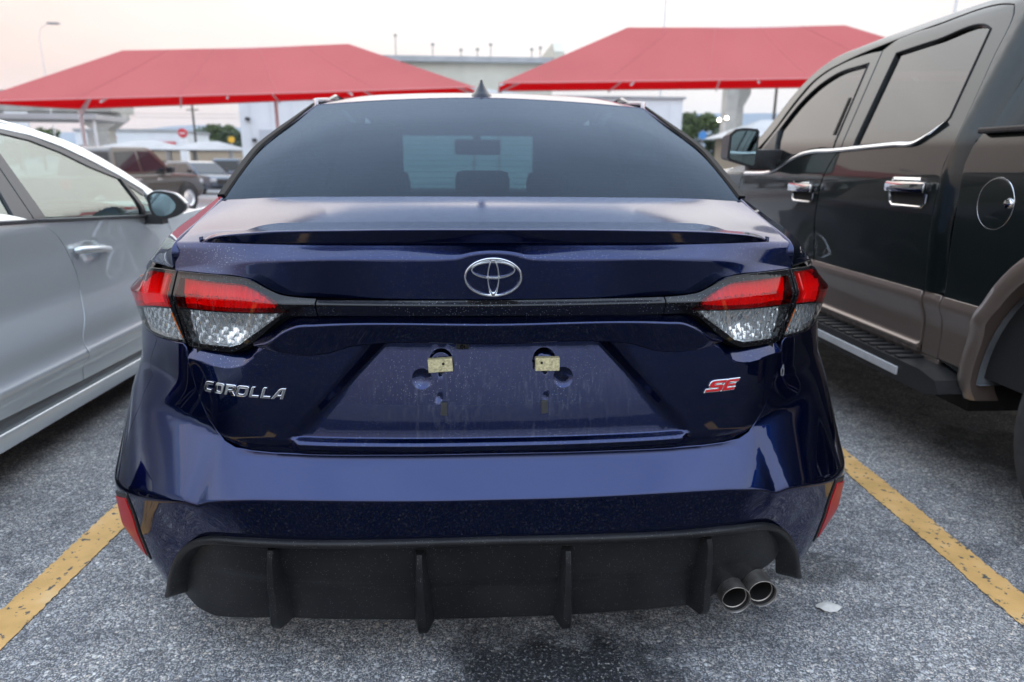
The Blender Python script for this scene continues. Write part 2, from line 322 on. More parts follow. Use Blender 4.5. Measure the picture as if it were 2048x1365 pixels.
class MB:
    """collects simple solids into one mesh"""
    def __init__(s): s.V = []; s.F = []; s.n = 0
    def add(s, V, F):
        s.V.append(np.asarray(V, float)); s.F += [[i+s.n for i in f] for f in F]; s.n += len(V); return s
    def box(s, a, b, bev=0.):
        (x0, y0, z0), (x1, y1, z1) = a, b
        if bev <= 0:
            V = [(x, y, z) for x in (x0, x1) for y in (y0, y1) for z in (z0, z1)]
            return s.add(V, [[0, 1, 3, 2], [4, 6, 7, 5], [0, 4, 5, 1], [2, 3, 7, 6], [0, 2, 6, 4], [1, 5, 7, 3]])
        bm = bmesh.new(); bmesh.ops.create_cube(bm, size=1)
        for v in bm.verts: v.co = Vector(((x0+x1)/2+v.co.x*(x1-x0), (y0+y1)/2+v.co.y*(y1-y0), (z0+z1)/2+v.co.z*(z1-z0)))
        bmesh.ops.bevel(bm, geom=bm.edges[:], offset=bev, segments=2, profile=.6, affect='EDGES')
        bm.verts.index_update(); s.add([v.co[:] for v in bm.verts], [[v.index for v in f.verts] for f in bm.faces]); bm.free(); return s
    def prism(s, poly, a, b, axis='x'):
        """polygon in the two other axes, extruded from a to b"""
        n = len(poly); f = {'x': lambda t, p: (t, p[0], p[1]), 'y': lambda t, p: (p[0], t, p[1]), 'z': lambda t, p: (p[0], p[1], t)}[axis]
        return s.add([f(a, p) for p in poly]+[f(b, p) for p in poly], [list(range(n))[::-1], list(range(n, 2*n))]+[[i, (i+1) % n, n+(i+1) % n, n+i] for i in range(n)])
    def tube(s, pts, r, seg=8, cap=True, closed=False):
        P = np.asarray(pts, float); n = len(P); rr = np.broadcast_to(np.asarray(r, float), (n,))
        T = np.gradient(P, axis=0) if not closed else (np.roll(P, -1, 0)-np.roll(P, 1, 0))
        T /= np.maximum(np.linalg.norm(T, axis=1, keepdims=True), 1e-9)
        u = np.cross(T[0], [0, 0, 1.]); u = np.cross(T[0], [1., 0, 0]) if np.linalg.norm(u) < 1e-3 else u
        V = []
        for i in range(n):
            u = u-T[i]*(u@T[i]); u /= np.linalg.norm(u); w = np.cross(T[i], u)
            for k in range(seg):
                a = 2*PI*k/seg; V.append(P[i]+rr[i]*(math.cos(a)*u+math.sin(a)*w))
        F = [[i*seg+k, i*seg+(k+1) % seg, ((i+1) % n)*seg+(k+1) % seg, ((i+1) % n)*seg+k] for i in range(n if closed else n-1) for k in range(seg)]
        if cap and not closed: F += [list(range(seg))[::-1], list(range((n-1)*seg, n*seg))]
        return s.add(V, F)
    def lathe(s, prof, o, axis='x', seg=32, sgn=1.):
        """profile (radius, along) turned about an axis through o"""
        V = []
        for r, t in prof:
            for k in range(seg):
                a = 2*PI*k/seg; c, d = r*math.cos(a), r*math.sin(a)
                V.append({'x': (o[0]+sgn*t, o[1]+c, o[2]+d), 'y': (o[0]+c, o[1]+sgn*t, o[2]+d), 'z': (o[0]+c, o[1]+d, o[2]+sgn*t)}[axis])
        n = len(prof)
        return s.add(V, [[i*seg+k, i*seg+(k+1) % seg, (i+1)*seg+(k+1) % seg, (i+1)*seg+k] for i in range(n-1) for k in range(seg)])
    def grid(s, G, wrap=False):
        G = np.asarray(G, float); a, b = G.shape[:2]
        return s.add(G.reshape(-1, 3), [[i*b+j, i*b+(j+1) % b, (i+1)*b+(j+1) % b, (i+1)*b+j] for i in range(a-1) for j in range(b if wrap else b-1)])
    def build(s, name, m, parent=None, smooth=False, kind=None):
        o = mk(name, np.concatenate(s.V), s.F, m, parent, None, smooth, kind)
        bm = bmesh.new(); bm.from_mesh(o.data); bmesh.ops.recalc_face_normals(bm, faces=bm.faces[:]); bm.to_mesh(o.data); bm.free()
        if smooth: o.data.set_sharp_from_angle(angle=rad(38))
        return o

# ------------------------------------------------------------------ surface helpers
def spl(xk, yk, x):
    """cubic interpolation through knots"""
    xk = np.asarray(xk, float); yk = np.asarray(yk, float); n = len(xk); h = np.diff(xk)
    hh = h[:, None] if yk.ndim > 1 else h
    dl = np.diff(yk, axis=0)/hh; m = np.zeros_like(yk)
    if n > 2: m[1:-1] = (dl[:-1]*hh[1:]+dl[1:]*hh[:-1])/(hh[1:]+hh[:-1])
    m[0] = dl[0]; m[-1] = dl[-1]
    x = np.asarray(x, float); i = np.clip(np.searchsorted(xk, x)-1, 0, n-2); t = (x-xk[i])/h[i]; H = h[i]
    if yk.ndim > 1: t = t[..., None]; H = H[..., None]
    return (1+2*t)*(1-t)**2*yk[i]+t*(1-t)**2*H*m[i]+t*t*(3-2*t)*yk[i+1]+t*t*(t-1)*H*m[i+1]
def mono(xk, yk, x):
    """monotone-limited cubic (no overshoot)"""
    xk = np.asarray(xk, float); yk = np.asarray(yk, float); n = len(xk); h = np.diff(xk); dl = np.diff(yk)/h; m = np.zeros(n)
    if n > 2:
        a, b = dl[:-1], dl[1:]; w = np.where(a*b > 0, 1, 0); w1 = 2*h[1:]+h[:-1]; w2 = h[1:]+2*h[:-1]
        with np.errstate(all='ignore'): m[1:-1] = np.where(w, (w1+w2)/(w1/np.where(a == 0, 1, a)+w2/np.where(b == 0, 1, b)), 0)
    m[0] = dl[0]; m[-1] = dl[-1]
    x = np.clip(np.asarray(x, float), xk[0], xk[-1]); i = np.clip(np.searchsorted(xk, x)-1, 0, n-2); t = (x-xk[i])/h[i]
    return (1+2*t)*(1-t)**2*yk[i]+t*(1-t)**2*h[i]*m[i]+t*t*(3-2*t)*yk[i+1]+t*t*(t-1)*h[i]*m[i+1]
def sstep(a, b, x):
    t = np.clip((x-a)/(b-a), 0, 1); return t*t*(3-2*t)
def resample(P, step, closed=True):
    P = np.asarray(P, float); Q = np.vstack([P, P[:1]]) if closed else P
    d = np.linalg.norm(np.diff(Q, axis=0), axis=1); out = []
    for i in range(len(d)):
        n = max(1, int(round(d[i]/step)))
        out.append(Q[i]+(Q[i+1]-Q[i])*(np.arange(n)/n)[:, None])
    if not closed: out.append(Q[-1:])
    return np.concatenate(out)
def smooth_poly(P, corner_deg=40, step=.006):
    """round a traced outline with a cubic between its real corners"""
    P = np.asarray(P, float); n = len(P)
    a = P-np.roll(P, 1, 0); b = np.roll(P, -1, 0)-P
    ang = np.degrees(np.abs(np.arctan2(a[:, 0]*b[:, 1]-a[:, 1]*b[:, 0], (a*b).sum(1)))); cs = [i for i in range(n) if ang[i] > corner_deg]
    if not cs: cs = [0]
    out = []
    for k, c in enumerate(cs):
        e = cs[(k+1) % len(cs)]; idx = [(c+j) % n for j in range(((e-c) % n or n)+1)]; Q = P[idx]
        t = np.concatenate([[0], np.cumsum(np.linalg.norm(np.diff(Q, axis=0), axis=1))]); m = max(1, int(t[-1]/step))
        out.append(spl(t, Q, np.linspace(0, t[-1], m+1)[:-1]) if len(Q) > 2 else Q[0]+(Q[1]-Q[0])*(np.arange(m)/m)[:, None])
    return np.concatenate(out)
def inside(P, loops):
    r = np.zeros(len(P), bool)
    for L in loops:
        A = np.asarray(L); B = np.roll(A, -1, 0)
        for (x0, y0), (x1, y1) in zip(A, B):
            if y0 == y1: continue
            c = ((P[:, 1] < y0) != (P[:, 1] < y1)); r ^= c & (P[:, 0] < (x1-x0)*(P[:, 1]-y0)/(y1-y0)+x0)
    return r
def seg_dist(P, L, closed=True):
    A = np.asarray(L); B = np.roll(A, -1, 0) if closed else None
    if not closed: A, B = A[:-1], A[1:]
    d = np.full(len(P), 9.)
    for a, b in zip(A, B):
        e = b-a; t = np.clip(((P-a)@e)/max(e@e, 1e-12), 0, 1); d = np.minimum(d, np.hypot(*(P-a-t[:, None]*e).T))
    return d
def normals_of(S, P, e=2e-4):
    du = S(P+[e, 0])-S(P-[e, 0]); dv = S(P+[0, e])-S(P-[0, e]); n = np.cross(du, dv)
    return n/np.maximum(np.linalg.norm(n, axis=1, keepdims=True), 1e-12)
def area2(L):
    L = np.asarray(L); return .5*np.sum(L[:, 0]*np.roll(L[:, 1], -1)-L[:, 1]*np.roll(L[:, 0], -1))
CEN = {}
def facing(X, n, parent):
    """panels face away from the middle of the thing they belong to"""
    p = parent
    while p is not None and p.parent is not None: p = p.parent
    c = CEN.get(p.name) if p is not None else None
    return False if c is None else bool(np.mean(((X-c)*n).sum(1)) < 0)
def patch(name, S, outer, m, parent, step=.012, feat=(), holes=(), flip=False, thick=.012, rnd=.0015, bstep=None, hole_skirt=True):
    """panel: a trimmed piece of the surface S(u,v) with rolled edges; feat = polylines that need dense points"""
    loops = [np.asarray(outer, float)]+[np.asarray(h, float) for h in holes]
    bs = bstep or step*.6
    loops = [resample(L, bs) for L in loops]
    loops = [L if (area2(L) > 0) == (i == 0) else L[::-1] for i, L in enumerate(loops)]
    lo, hi = loops[0].min(0), loops[0].max(0)
    gx = np.arange(lo[0]+step/2, hi[0], step); gy = np.arange(lo[1]+step/2, hi[1], step)
    G = np.stack(np.meshgrid(gx, gy), -1).reshape(-1, 2); G[:, 0] += (np.round((G[:, 1]-lo[1])/step) % 2)*step*.25
    ex = []
    for L, offs, fs in feat:
        Q = resample(L, fs, False); t = np.gradient(Q, axis=0); t /= np.maximum(np.linalg.norm(t, axis=1, keepdims=True), 1e-9); nn = np.stack([-t[:, 1], t[:, 0]], 1)
        for o in offs: ex.append(Q+nn*o)
    if ex:
        E = np.concatenate(ex)
        for L, offs, fs in feat:
            w = max(abs(o) for o in offs)+step*.35
            box = (G[:, 0] > np.min(np.asarray(L)[:, 0])-w) & (G[:, 0] < np.max(np.asarray(L)[:, 0])+w)
            d = np.full(len(G), 9.); d[box] = seg_dist(G[box], np.asarray(L), False); G = G[d > w]
        G = np.concatenate([G, E])
    G = G[inside(G, loops)]
    allL = np.concatenate(loops)
    k = np.full(len(G), 9.)
    for i in range(0, len(allL), 64): k = np.minimum(k, np.min(np.hypot(G[:, None, 0]-allL[None, i:i+64, 0], G[:, None, 1]-allL[None, i:i+64, 1]), 1))
    G = G[k > bs*.45]
    edges = []; n0 = 0
    for L in loops:
        edges += [(n0+i, n0+(i+1) % len(L)) for i in range(len(L))]; n0 += len(L)
    P = np.concatenate([allL, G])
    r = delaunay_2d_cdt([Vector(p) for p in P], edges, [], 0, 1e-7)
    Q = np.array([v[:] for v in r[0]]); F = np.array(r[2]); orig = r[3]
    F = F[inside(Q[F].mean(1), loops)]
    V = S(Q); nn = normals_of(S, Q)
    a = V[F[:, 1]]-V[F[:, 0]]; b = V[F[:, 2]]-V[F[:, 0]]; fn = np.cross(a, b)
    bad = (fn*nn[F[:, 0]]).sum(1) < 0; F[bad] = F[bad][:, ::-1]
    flip = facing(V, nn, parent)
    if flip: nn = -nn; F = F[:, ::-1]
    F = F.tolist(); Vl = [V]; Nl = [nn]; n = len(V)
    if thick > 0:
        imap = {}
        for i, os_ in enumerate(orig):
            for q in os_: imap[q] = i
        n0 = 0
        for li, L in enumerate(loops):
            ids = [imap[n0+i] for i in range(len(L))]; n0 += len(L)
            if li > 0 and not hole_skirt: continue
            p = V[ids]; nr = nn[ids]; t = np.roll(p, -1, 0)-np.roll(p, 1, 0); o = np.cross(t, nr)*(1 if not flip else -1)
            o /= np.maximum(np.linalg.norm(o, axis=1, keepdims=True), 1e-9)
            base_i = ids; prev = ids
            for ang, dep in ((PI/4, 0), (PI/2, 0), (PI/2, thick)):
                q = p-nr*(rnd*(1-math.cos(ang))+dep)+o*rnd*math.sin(ang)
                Vl.append(q); Nl.append(nr*math.cos(ang)+o*math.sin(ang)); cur = list(range(n, n+len(q))); n += len(q)
                for i in range(len(ids)):
                    j = (i+1) % len(ids); f = [prev[i], cur[i], cur[j], prev[j]]; F.append(f[::-1] if flip else f)
                prev = cur
    return mk(name, np.concatenate(Vl), F, m, parent, np.concatenate(Nl))
class Loft:
    """rows of 3D knots -> smooth surface, cubic along a row, straight across rows with rounded creases"""
    def __init__(s, rows, radii, mirror=True, ts=None):
        s.rows = []
        for k, R in enumerate(rows):
            R = np.asarray(R, float)
            if mirror: R = R.copy(); R[0, 0] = 0; R = np.vstack([R[:0:-1]*[-1, 1, 1], R])
            t = np.concatenate([[0], np.cumsum(np.linalg.norm(np.diff(R, axis=0), axis=1))]) if ts is None else np.asarray(ts[k], float)
            t = t/t[-1]
            if mirror: t = t*2-1
            s.rows.append((t, R))
        s.rad = list(radii)
    def __call__(s, P):
        P = np.asarray(P, float); u, v = P[:, 0], P[:, 1]; n = len(s.rows)
        Q = np.stack([spl(t, R, np.clip(u, t[0], t[-1])+0*u) for t, R in s.rows])      # n,N,3
        v = np.clip(v, 0, n-1-1e-9); i = v.astype(int); f = v-i; ar = np.arange(len(u))
        A = Q[i, ar]; B = Q[i+1, ar]; d = B-A; L = np.linalg.norm(d, axis=1); out = A+d*f[:, None]
        dist = f*L
        for side in (0, 1):
            c = i+side; ok = (c > 0) & (c < n-1)
            cc = np.clip(c, 1, n-2); Pm, Pc, Pp = Q[cc-1, ar], Q[cc, ar], Q[cc+1, ar]
            L0 = np.linalg.norm(Pc-Pm, axis=1); L1 = np.linalg.norm(Pp-Pc, axis=1)
            r = np.minimum(np.minimum(np.array(s.rad)[cc], L0*.499), L1*.499)
            x = dist if side == 0 else L-dist
            k = ok & (x < r) & (r > 1e-7)
            if not k.any(): continue
            r_ = r[k][:, None]; xk = x[k][:, None]; w = (r_+xk)/(2*r_) if side == 0 else (r_-xk)/(2*r_)
            a = Pc[k]-(Pc[k]-Pm[k])/L0[k][:, None]*r_; b = Pc[k]+(Pp[k]-Pc[k])/L1[k][:, None]*r_
            out[k] = (1-w)**2*a+2*w*(1-w)*Pc[k]+w*w*b
        return out
def grid_patch(name, S, us, vs, m, parent, flip=False, edge=0., rnd=.002, nor=True):
    U, Vv = np.meshgrid(us, vs); P = np.stack([U.ravel(), Vv.ravel()], 1); a, b = U.shape
    Pc = P.copy(); e = 1e-4
    Pc[:, 0] = np.clip(Pc[:, 0], us[0]+e*2, us[-1]-e*2); Pc[:, 1] = np.clip(Pc[:, 1], vs[0]+e*2, vs[-1]-e*2)
    X = S(P); n = normals_of(S, Pc, e); flip = facing(X, n, parent)
    if flip: n = -n
    F = []
    for i in range(a-1):
        for j in range(b-1):
            f = [i*b+j, i*b+j+1, (i+1)*b+j+1, (i+1)*b+j]; F.append(f[::-1] if flip else f)
    Vl = [X]; Nl = [n]; c = len(X)
    if edge > 0:
        ring = [j for j in range(b)]+[i*b+b-1 for i in range(1, a)]+[(a-1)*b+j for j in range(b-2, -1, -1)]+[i*b for i in range(a-2, 0, -1)]
        p = X[ring]; nr = n[ring]; t = np.roll(p, -1, 0)-np.roll(p, 1, 0); o = np.cross(t, nr)*(-1 if flip else 1); o /= np.maximum(np.linalg.norm(o, axis=1, keepdims=True), 1e-9)
        prev = ring
        for ang, dep in ((PI/4, 0), (PI/2, 0), (PI/2, edge)):
            q = p-nr*(rnd*(1-math.cos(ang))+dep)+o*rnd*math.sin(ang); Vl.append(q); Nl.append(nr*math.cos(ang)+o*math.sin(ang)); cur = list(range(c, c+len(q))); c += len(q)
            for i in range(len(ring)):
                j = (i+1) % len(ring); f = [prev[i], cur[i], cur[j], prev[j]]; F.append(f[::-1] if flip else f)
            prev = cur
    return mk(name, np.concatenate(Vl), F, m, parent, np.concatenate(Nl) if nor else None)
def vsamples(n, per=10, dense=5):
    """row parameters, denser round each crease"""
    out = []
    for i in range(n-1): out += list(i+np.concatenate([np.linspace(0, .12, dense, endpoint=False), np.linspace(.12, .88, per), np.linspace(.88, 1, dense+1)[1:-1]]))
    return np.array(out+[n-1])
def glyphs(name, polys, depth, bevel, m, parent, frame):
    """flat outlines (with holes) -> raised, bevelled lettering; frame(x,y,h) -> world"""
    cu = bpy.data.curves.new('tmp', 'CURVE'); cu.dimensions = '2D'; cu.fill_mode = 'BOTH'; cu.extrude = depth; cu.bevel_depth = bevel; cu.bevel_resolution = 2; cu.offset = -bevel
    for p in polys:
        sp = cu.splines.new('POLY'); sp.points.add(len(p)-1); sp.use_cyclic_u = True
        for q, (x, y) in zip(sp.points, p): q.co = (x, y, 0, 1)
    o = bpy.data.objects.new('tmp', cu); C.objects.link(o)
    me = bpy.data.meshes.new_from_object(o.evaluated_get(bpy.context.evaluated_depsgraph_get()))
    bpy.data.objects.remove(o)
    V = np.array([v.co[:] for v in me.vertices]); F = [list(p.vertices) for p in me.polygons]
    V = np.array([frame(*v) for v in V])
    r = mk(name, V, F, m, parent, None, False); r.data.set_sharp_from_angle(angle=rad(30)) if False else None
    return r

def alloy(mb, c, r, sgn, n=6, d=.02):
    """spoked wheel face: outer ring, hub and tapering spokes (axis X, sgn = outward side)"""
    x, y, z = c
    mb.lathe([(r*1.0, -.006), (r*.985, -.014), (r*.93, -.010), (r*.90, .02), (r*.90, .06)], c, 'x', 40, -sgn)
    mb.lathe([(0, -.006), (r*.15, -.006), (r*.20, .004), (r*.22, .03)], c, 'x', 24, -sgn)
    for k in range(n):
        for off in (-.10, .10):
            t = 2*PI*k/n; e = np.array([0, math.cos(t), math.sin(t)]); q = np.array([0, -math.sin(t), math.cos(t)]); X = np.array([sgn, 0, 0]); C0 = np.array(c)
            V = []
            for rr, w, dep in ((r*.16, .030*r*2, 0), (r*.93, .045*r*2, -.004)):
                o = off*rr*1.1
                for a_, b_ in ((-w, -.02), (-w*.7, .004), (w*.7, .004), (w, -.02)): V.append(C0+e*rr+q*(o+a_*.5)+X*(b_+dep-.004))
            mb.add(V, [[0, 1, 5, 4], [1, 2, 6, 5], [2, 3, 7, 6], [0, 4, 7, 3], [4, 5, 6, 7], [0, 3, 2, 1]])
# ------------------------------------------------------------------ ground
def ground_z(x, y):
    y = np.asarray(y, float)
    return np.interp(y, [-400, 5, 9, 14, 21, 36, 60, 120, 3000], [0, 0, -.05, -.18, -.40, -.52, -.60, -.9, -6])+0*np.asarray(x, float)
def asphalt():
    m = mat('asphalt', (.16, .16, .16), .82); b = m.node_tree.nodes['Principled BSDF']; mp = coords(m)
    wb = N(m, 'ShaderNodeTexNoise', Scale=70., Detail=2.); LK(m, mp, 0, wb, 0)
    w = N(m, 'ShaderNodeMix'); w.data_type = 'VECTOR'; w.inputs[0].default_value = .012; LK(m, mp, 0, w, 4); LK(m, wb, 1, w, 5)
    def stones(scale, lo, hi):
        v = N(m, 'ShaderNodeTexVoronoi', Scale=scale, feature='F1'); LK(m, w, 1, v, 0)
        sp = N(m, 'ShaderNodeSeparateColor'); LK(m, v, 'Color', sp, 0)
        c = ramp(m, sp, 0, [(0, lo), (.25, (.36, .362, .37)), (.5, (.53, .53, .53)), (.8, (.66, .65, .635)), (1., hi)])
        hue = ramp(m, sp, 1, [(.0, (.93, .94, .98)), (.5, (1, 1, 1)), (1., (1.14, 1.0, .86))])
        mm = mixc(m, None, 1., (c, 0), (hue, 0), 'MULTIPLY')
        d = ramp(m, v, 'Distance', [(.30, 1.), (.62, .0)]); return mm, d, v
    c1, d1, v1 = stones(100., (.14, .145, .155), (.86, .84, .80)); c2, d2, v2 = stones(235., (.15, .15, .16), (.82, .81, .79))
    small = mixc(m, d2, 0, (.13, .135, .145), (c2, 2))
    pick = N(m, 'ShaderNodeTexNoise', Scale=60., Detail=2.); LK(m, mp, 0, pick, 0)
    pk = ramp(m, pick, 0, [(.46, 0.), (.54, 1.)])
    mmul = N(m, 'ShaderNodeMath', operation='MULTIPLY'); LK(m, d1, 0, mmul, 0); LK(m, pk, 0, mmul, 1)
    col = mixc(m, mmul, 0, (small, 2), (c1, 2))
    big = N(m, 'ShaderNodeTexNoise', Scale=1.3, Detail=6., Roughness=.6); LK(m, mp, 0, big, 0)
    br = ramp(m, big, 0, [(.28, (.36, .38, .42)), (.46, (.86, .87, .88)), (.68, (1.18, 1.17, 1.14))])
    col = mixc(m, None, 1., (col, 2), (br, 0), 'MULTIPLY')
    md = N(m, 'ShaderNodeTexNoise', Scale=11., Detail=5., Roughness=.6); LK(m, mp, 0, md, 0)
    mr = ramp(m, md, 0, [(.30, (.66, .67, .69)), (.5, (1., 1., 1.)), (.72, (1.2, 1.19, 1.17))]); col = mixc(m, None, 1., (col, 2), (mr, 0), 'MULTIPLY')
    # old oil and tyre-rubber stains on the bay
    def stain(cx, cy, rx, ry, k):
        mm = N(m, 'ShaderNodeMapping'); tc = N(m, 'ShaderNodeTexCoord'); LK(m, tc, 'Object', mm, 0)
        mm.inputs['Scale'].default_value = (1/rx, 1/ry, 0); mm.inputs['Location'].default_value = (-cx/rx, -cy/ry, 0)
        ln = N(m, 'ShaderNodeVectorMath', operation='LENGTH'); LK(m, mm, 0, ln, 0)
        ns = N(m, 'ShaderNodeTexNoise', Scale=7., Detail=6.); LK(m, mp, 0, ns, 0)
        ad = N(m, 'ShaderNodeMath', operation='ADD'); LK(m, ln, 'Value', ad, 0); LK(m, ns, 0, ad, 1)
        return ramp(m, ad, 0, [(.85, k), (1.55, 1.)])
    for s in ((.35, .55, .5, .6, .45), (-2.3, .5, .5, .8, .5), (.95, .42, .30, .22, .5), (-.9, .75, .35, .35, .62), (.62, 1.0, .5, .4, .6), (2.2, 1.2, .5, .7, .5), (-1.05, 1.75, .35, .7, .55)):
        st = stain(*s); col = mixc(m, None, 1., (col, 2), (st, 0), 'MULTIPLY')
    # dark asphalt by the bumper, carried on out of view to darken the reflections
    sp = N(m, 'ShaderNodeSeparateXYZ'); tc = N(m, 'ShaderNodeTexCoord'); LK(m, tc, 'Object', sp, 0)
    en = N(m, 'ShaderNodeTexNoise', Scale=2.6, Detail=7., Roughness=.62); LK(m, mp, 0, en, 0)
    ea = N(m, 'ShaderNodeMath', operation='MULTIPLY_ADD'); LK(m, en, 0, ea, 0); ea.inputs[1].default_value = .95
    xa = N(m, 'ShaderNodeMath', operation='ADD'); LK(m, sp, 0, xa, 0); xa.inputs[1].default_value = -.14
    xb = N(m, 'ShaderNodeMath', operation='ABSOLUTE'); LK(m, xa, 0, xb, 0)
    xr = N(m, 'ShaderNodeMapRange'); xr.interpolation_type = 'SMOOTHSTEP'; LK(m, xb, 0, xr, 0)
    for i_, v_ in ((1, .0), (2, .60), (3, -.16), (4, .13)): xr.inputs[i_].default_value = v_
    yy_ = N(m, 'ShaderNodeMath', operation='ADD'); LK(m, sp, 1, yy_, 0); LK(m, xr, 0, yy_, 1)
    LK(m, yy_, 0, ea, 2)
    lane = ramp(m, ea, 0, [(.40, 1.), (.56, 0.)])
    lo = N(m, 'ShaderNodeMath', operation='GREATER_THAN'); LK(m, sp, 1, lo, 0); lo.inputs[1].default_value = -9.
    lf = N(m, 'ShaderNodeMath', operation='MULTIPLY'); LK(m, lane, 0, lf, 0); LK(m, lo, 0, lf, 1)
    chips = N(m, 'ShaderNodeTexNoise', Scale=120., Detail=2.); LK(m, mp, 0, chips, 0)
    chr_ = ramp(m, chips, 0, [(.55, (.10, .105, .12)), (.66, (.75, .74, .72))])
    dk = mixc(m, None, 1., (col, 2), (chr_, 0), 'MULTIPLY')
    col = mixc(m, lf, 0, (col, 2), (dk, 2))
    LK(m, col, 2, b, 'Base Color')
    h = N(m, 'ShaderNodeMath', operation='MAXIMUM'); LK(m, mmul, 0, h, 0); LK(m, d2, 0, h, 1)
    bp = N(m, 'ShaderNodeBump'); bp.inputs['Strength'].default_value = .8; bp.inputs['Distance'].default_value = .003
    LK(m, h, 0, bp, 'Height'); LK(m, bp, 0, b, 'Normal'); return m
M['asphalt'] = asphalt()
def paint_line_mat():
    m = mat('yellow_line', (.62, .36, .12), .7); b = m.node_tree.nodes['Principled BSDF']; mp = coords(m)
    n = N(m, 'ShaderNodeTexNoise', Scale=38., Detail=5., Roughness=.65); LK(m, mp, 0, n, 0)
    ch = ramp(m, n, 0, [(.372, 1.), (.405, 0.)])
    n2 = N(m, 'ShaderNodeTexNoise', Scale=9., Detail=4.); LK(m, mp, 0, n2, 0)
    yr = ramp(m, n2, 0, [(.3, (.58, .34, .11)), (.55, (.72, .425, .15)), (.75, (.78, .52, .25))])
    c = mixc(m, ch, 0, (yr, 0), (.09, .085, .08)); LK(m, c, 2, b, 'Base Color')
    v = N(m, 'ShaderNodeTexVoronoi', Scale=190.); LK(m, mp, 0, v, 0)
    bp = N(m, 'ShaderNodeBump'); bp.inputs['Strength'].default_value = .45; bp.inputs['Distance'].default_value = .002
    LK(m, v, 'Distance', bp, 'Height'); LK(m, bp, 0, b, 'Normal'); return m
M['line'] = paint_line_mat()
xs = np.concatenate([[-900, -300, -120, -60], np.arange(-30, 30.1, 3), [60, 120, 300, 900]])
ys = np.concatenate([[-300, -60, -20, -8], np.arange(-2, 20, 1.), np.arange(20, 160, 10), [200, 400, 900, 2500]])
X, Y = np.meshgrid(xs, ys); G = np.stack([X, Y, ground_z(X, Y)], -1)
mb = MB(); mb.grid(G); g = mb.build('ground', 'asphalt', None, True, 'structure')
rng = np.random.default_rng(4)
for i in range(-3, 4):
    x0 = -1.253+2.678*i; mb = MB(); yy = np.arange(-.95, 4.6, .011 if i in (0, 1) else .05); L = []
    for y in yy:
        c = x0+.028*y; w = .0525+.0022*np.clip(rng.standard_normal(2), -1.6, 1.6)+.0012*math.sin(y*9)
        L.append([(c-w[0], y, .004), (c+w[1], y, .004)])
    mb.grid(L); o = mb.build('parking_line', 'line', None, False, 'structure')
# ------------------------------------------------------------------ blue saloon car (seen from behind)
car = thing('sedan_car', 'dark blue four door sedan seen from behind, dusty, without a number plate', 'car', (0, 2.2, 0)); CEN[car.name] = np.array([0, 1.9, .70])
BP = np.array([(0, .02), (.2, .024), (.4, .043), (.55, .078), (.645, .128), (.72, .19), (.785, .265), (.83, .345), (.86, .44), (.875, .56), (.88, .7), (.88, 1.0), (.875, 1.3)])
_L = np.concatenate([[0], np.cumsum(np.hypot(*np.diff(BP, axis=0).T))])
SK = np.concatenate([-_L[:0:-1], _L]); PK = np.concatenate([BP[:0:-1]*[-1, 1], BP])
def basec(s): return spl(SK, PK, s)
def basen(s):
    t = basec(s+1e-4)-basec(s-1e-4); t /= np.linalg.norm(t, axis=-1, keepdims=True); return np.stack([t[:, 1], -t[:, 0]], -1)
def shell(dfun):
    def S(P):
        P = np.asarray(P, float); s, z = P[:, 0], P[:, 1]; d = dfun(np.abs(s), z)
        xy = basec(s)+basen(s)*d[:, None]; return np.column_stack([xy, z])
    return S
def rowfield(rows, r=.004, n=5):
    """rows: (list of (s,z,d)) top to bottom -> depth d(s,z), straight between rows, rounded by r (metres)"""
    R = [np.asarray(q, float) for q in rows]
    def at(s):
        return np.stack([mono(q[:, 0], q[:, 1], s) for q in R]), np.stack([mono(q[:, 0], q[:, 2], s) for q in R])
    def f(s, z):
        Z, D = at(s); out = 0; ar = np.arange(len(s))
        for k in np.linspace(-1, 1, n):
            zz = z+k*r; dd = np.where(zz >= Z[0], D[0], D[-1])
            for i in range(len(R)-1):
                h = np.maximum(Z[i]-Z[i+1], 1e-5); t = (Z[i]-zz)/h; ok = (t >= 0) & (t <= 1); dd = np.where(ok, D[i]+(D[i+1]-D[i])*np.clip(t, 0, 1), dd)
            out = out+dd
        return out/n
    return f
def mir(L): L = np.asarray(L, float); return np.vstack([L, (L*[-1, 1])[::-1]])

# --- upper boot lid and deck
D_ROWS = [
 [(0, .5, 1.0752), (.3509, .505, 1.0735), (.5408, .51, 1.0705), (.6629, .49, 1.0637)],
 [(0, .3, 1.0455), (.3179, .3, 1.0448), (.5737, .33, 1.039), (.6696, .35, 1.0286)],
 [(0, .07, 1.0275), (.2813, .08, 1.0265), (.511, .13, 1.0187), (.6696, .26, 1.0072)],
 [(0, .055, 1.0035), (.2804, .066, 1.0015), (.4871, .11, .9967), (.6028, .155, .9916), (.6637, .185, .9893)],
 [(0, .019, .9921), (.0448, .02, .9874), (.0689, .021, .9805), (.093, .022, .9785), (.18, .03, .9766), (.3455, .045, .974), (.4785, .085, .9638), (.5705, .125, .9502), (.6646, .17, .9385)],
 [(0, .021, .8982), (.1828, .03, .8982), (.3527, .055, .8985), (.3909, .06, .9000), (.4221, .068, .9030), (.4518, .076, .9145), (.4814, .084, .9280), (.5024, .09, .9334), (.5697, .117, .9360), (.663, .168, .9360)]]
lidU = Loft(D_ROWS, [0, .2, .05, .012, .006, 0])
grid_patch('boot_lid', lidU, np.linspace(-1, 1, 261), vsamples(6, 9, 6), 'blue_top', car, edge=.02, rnd=.0025)
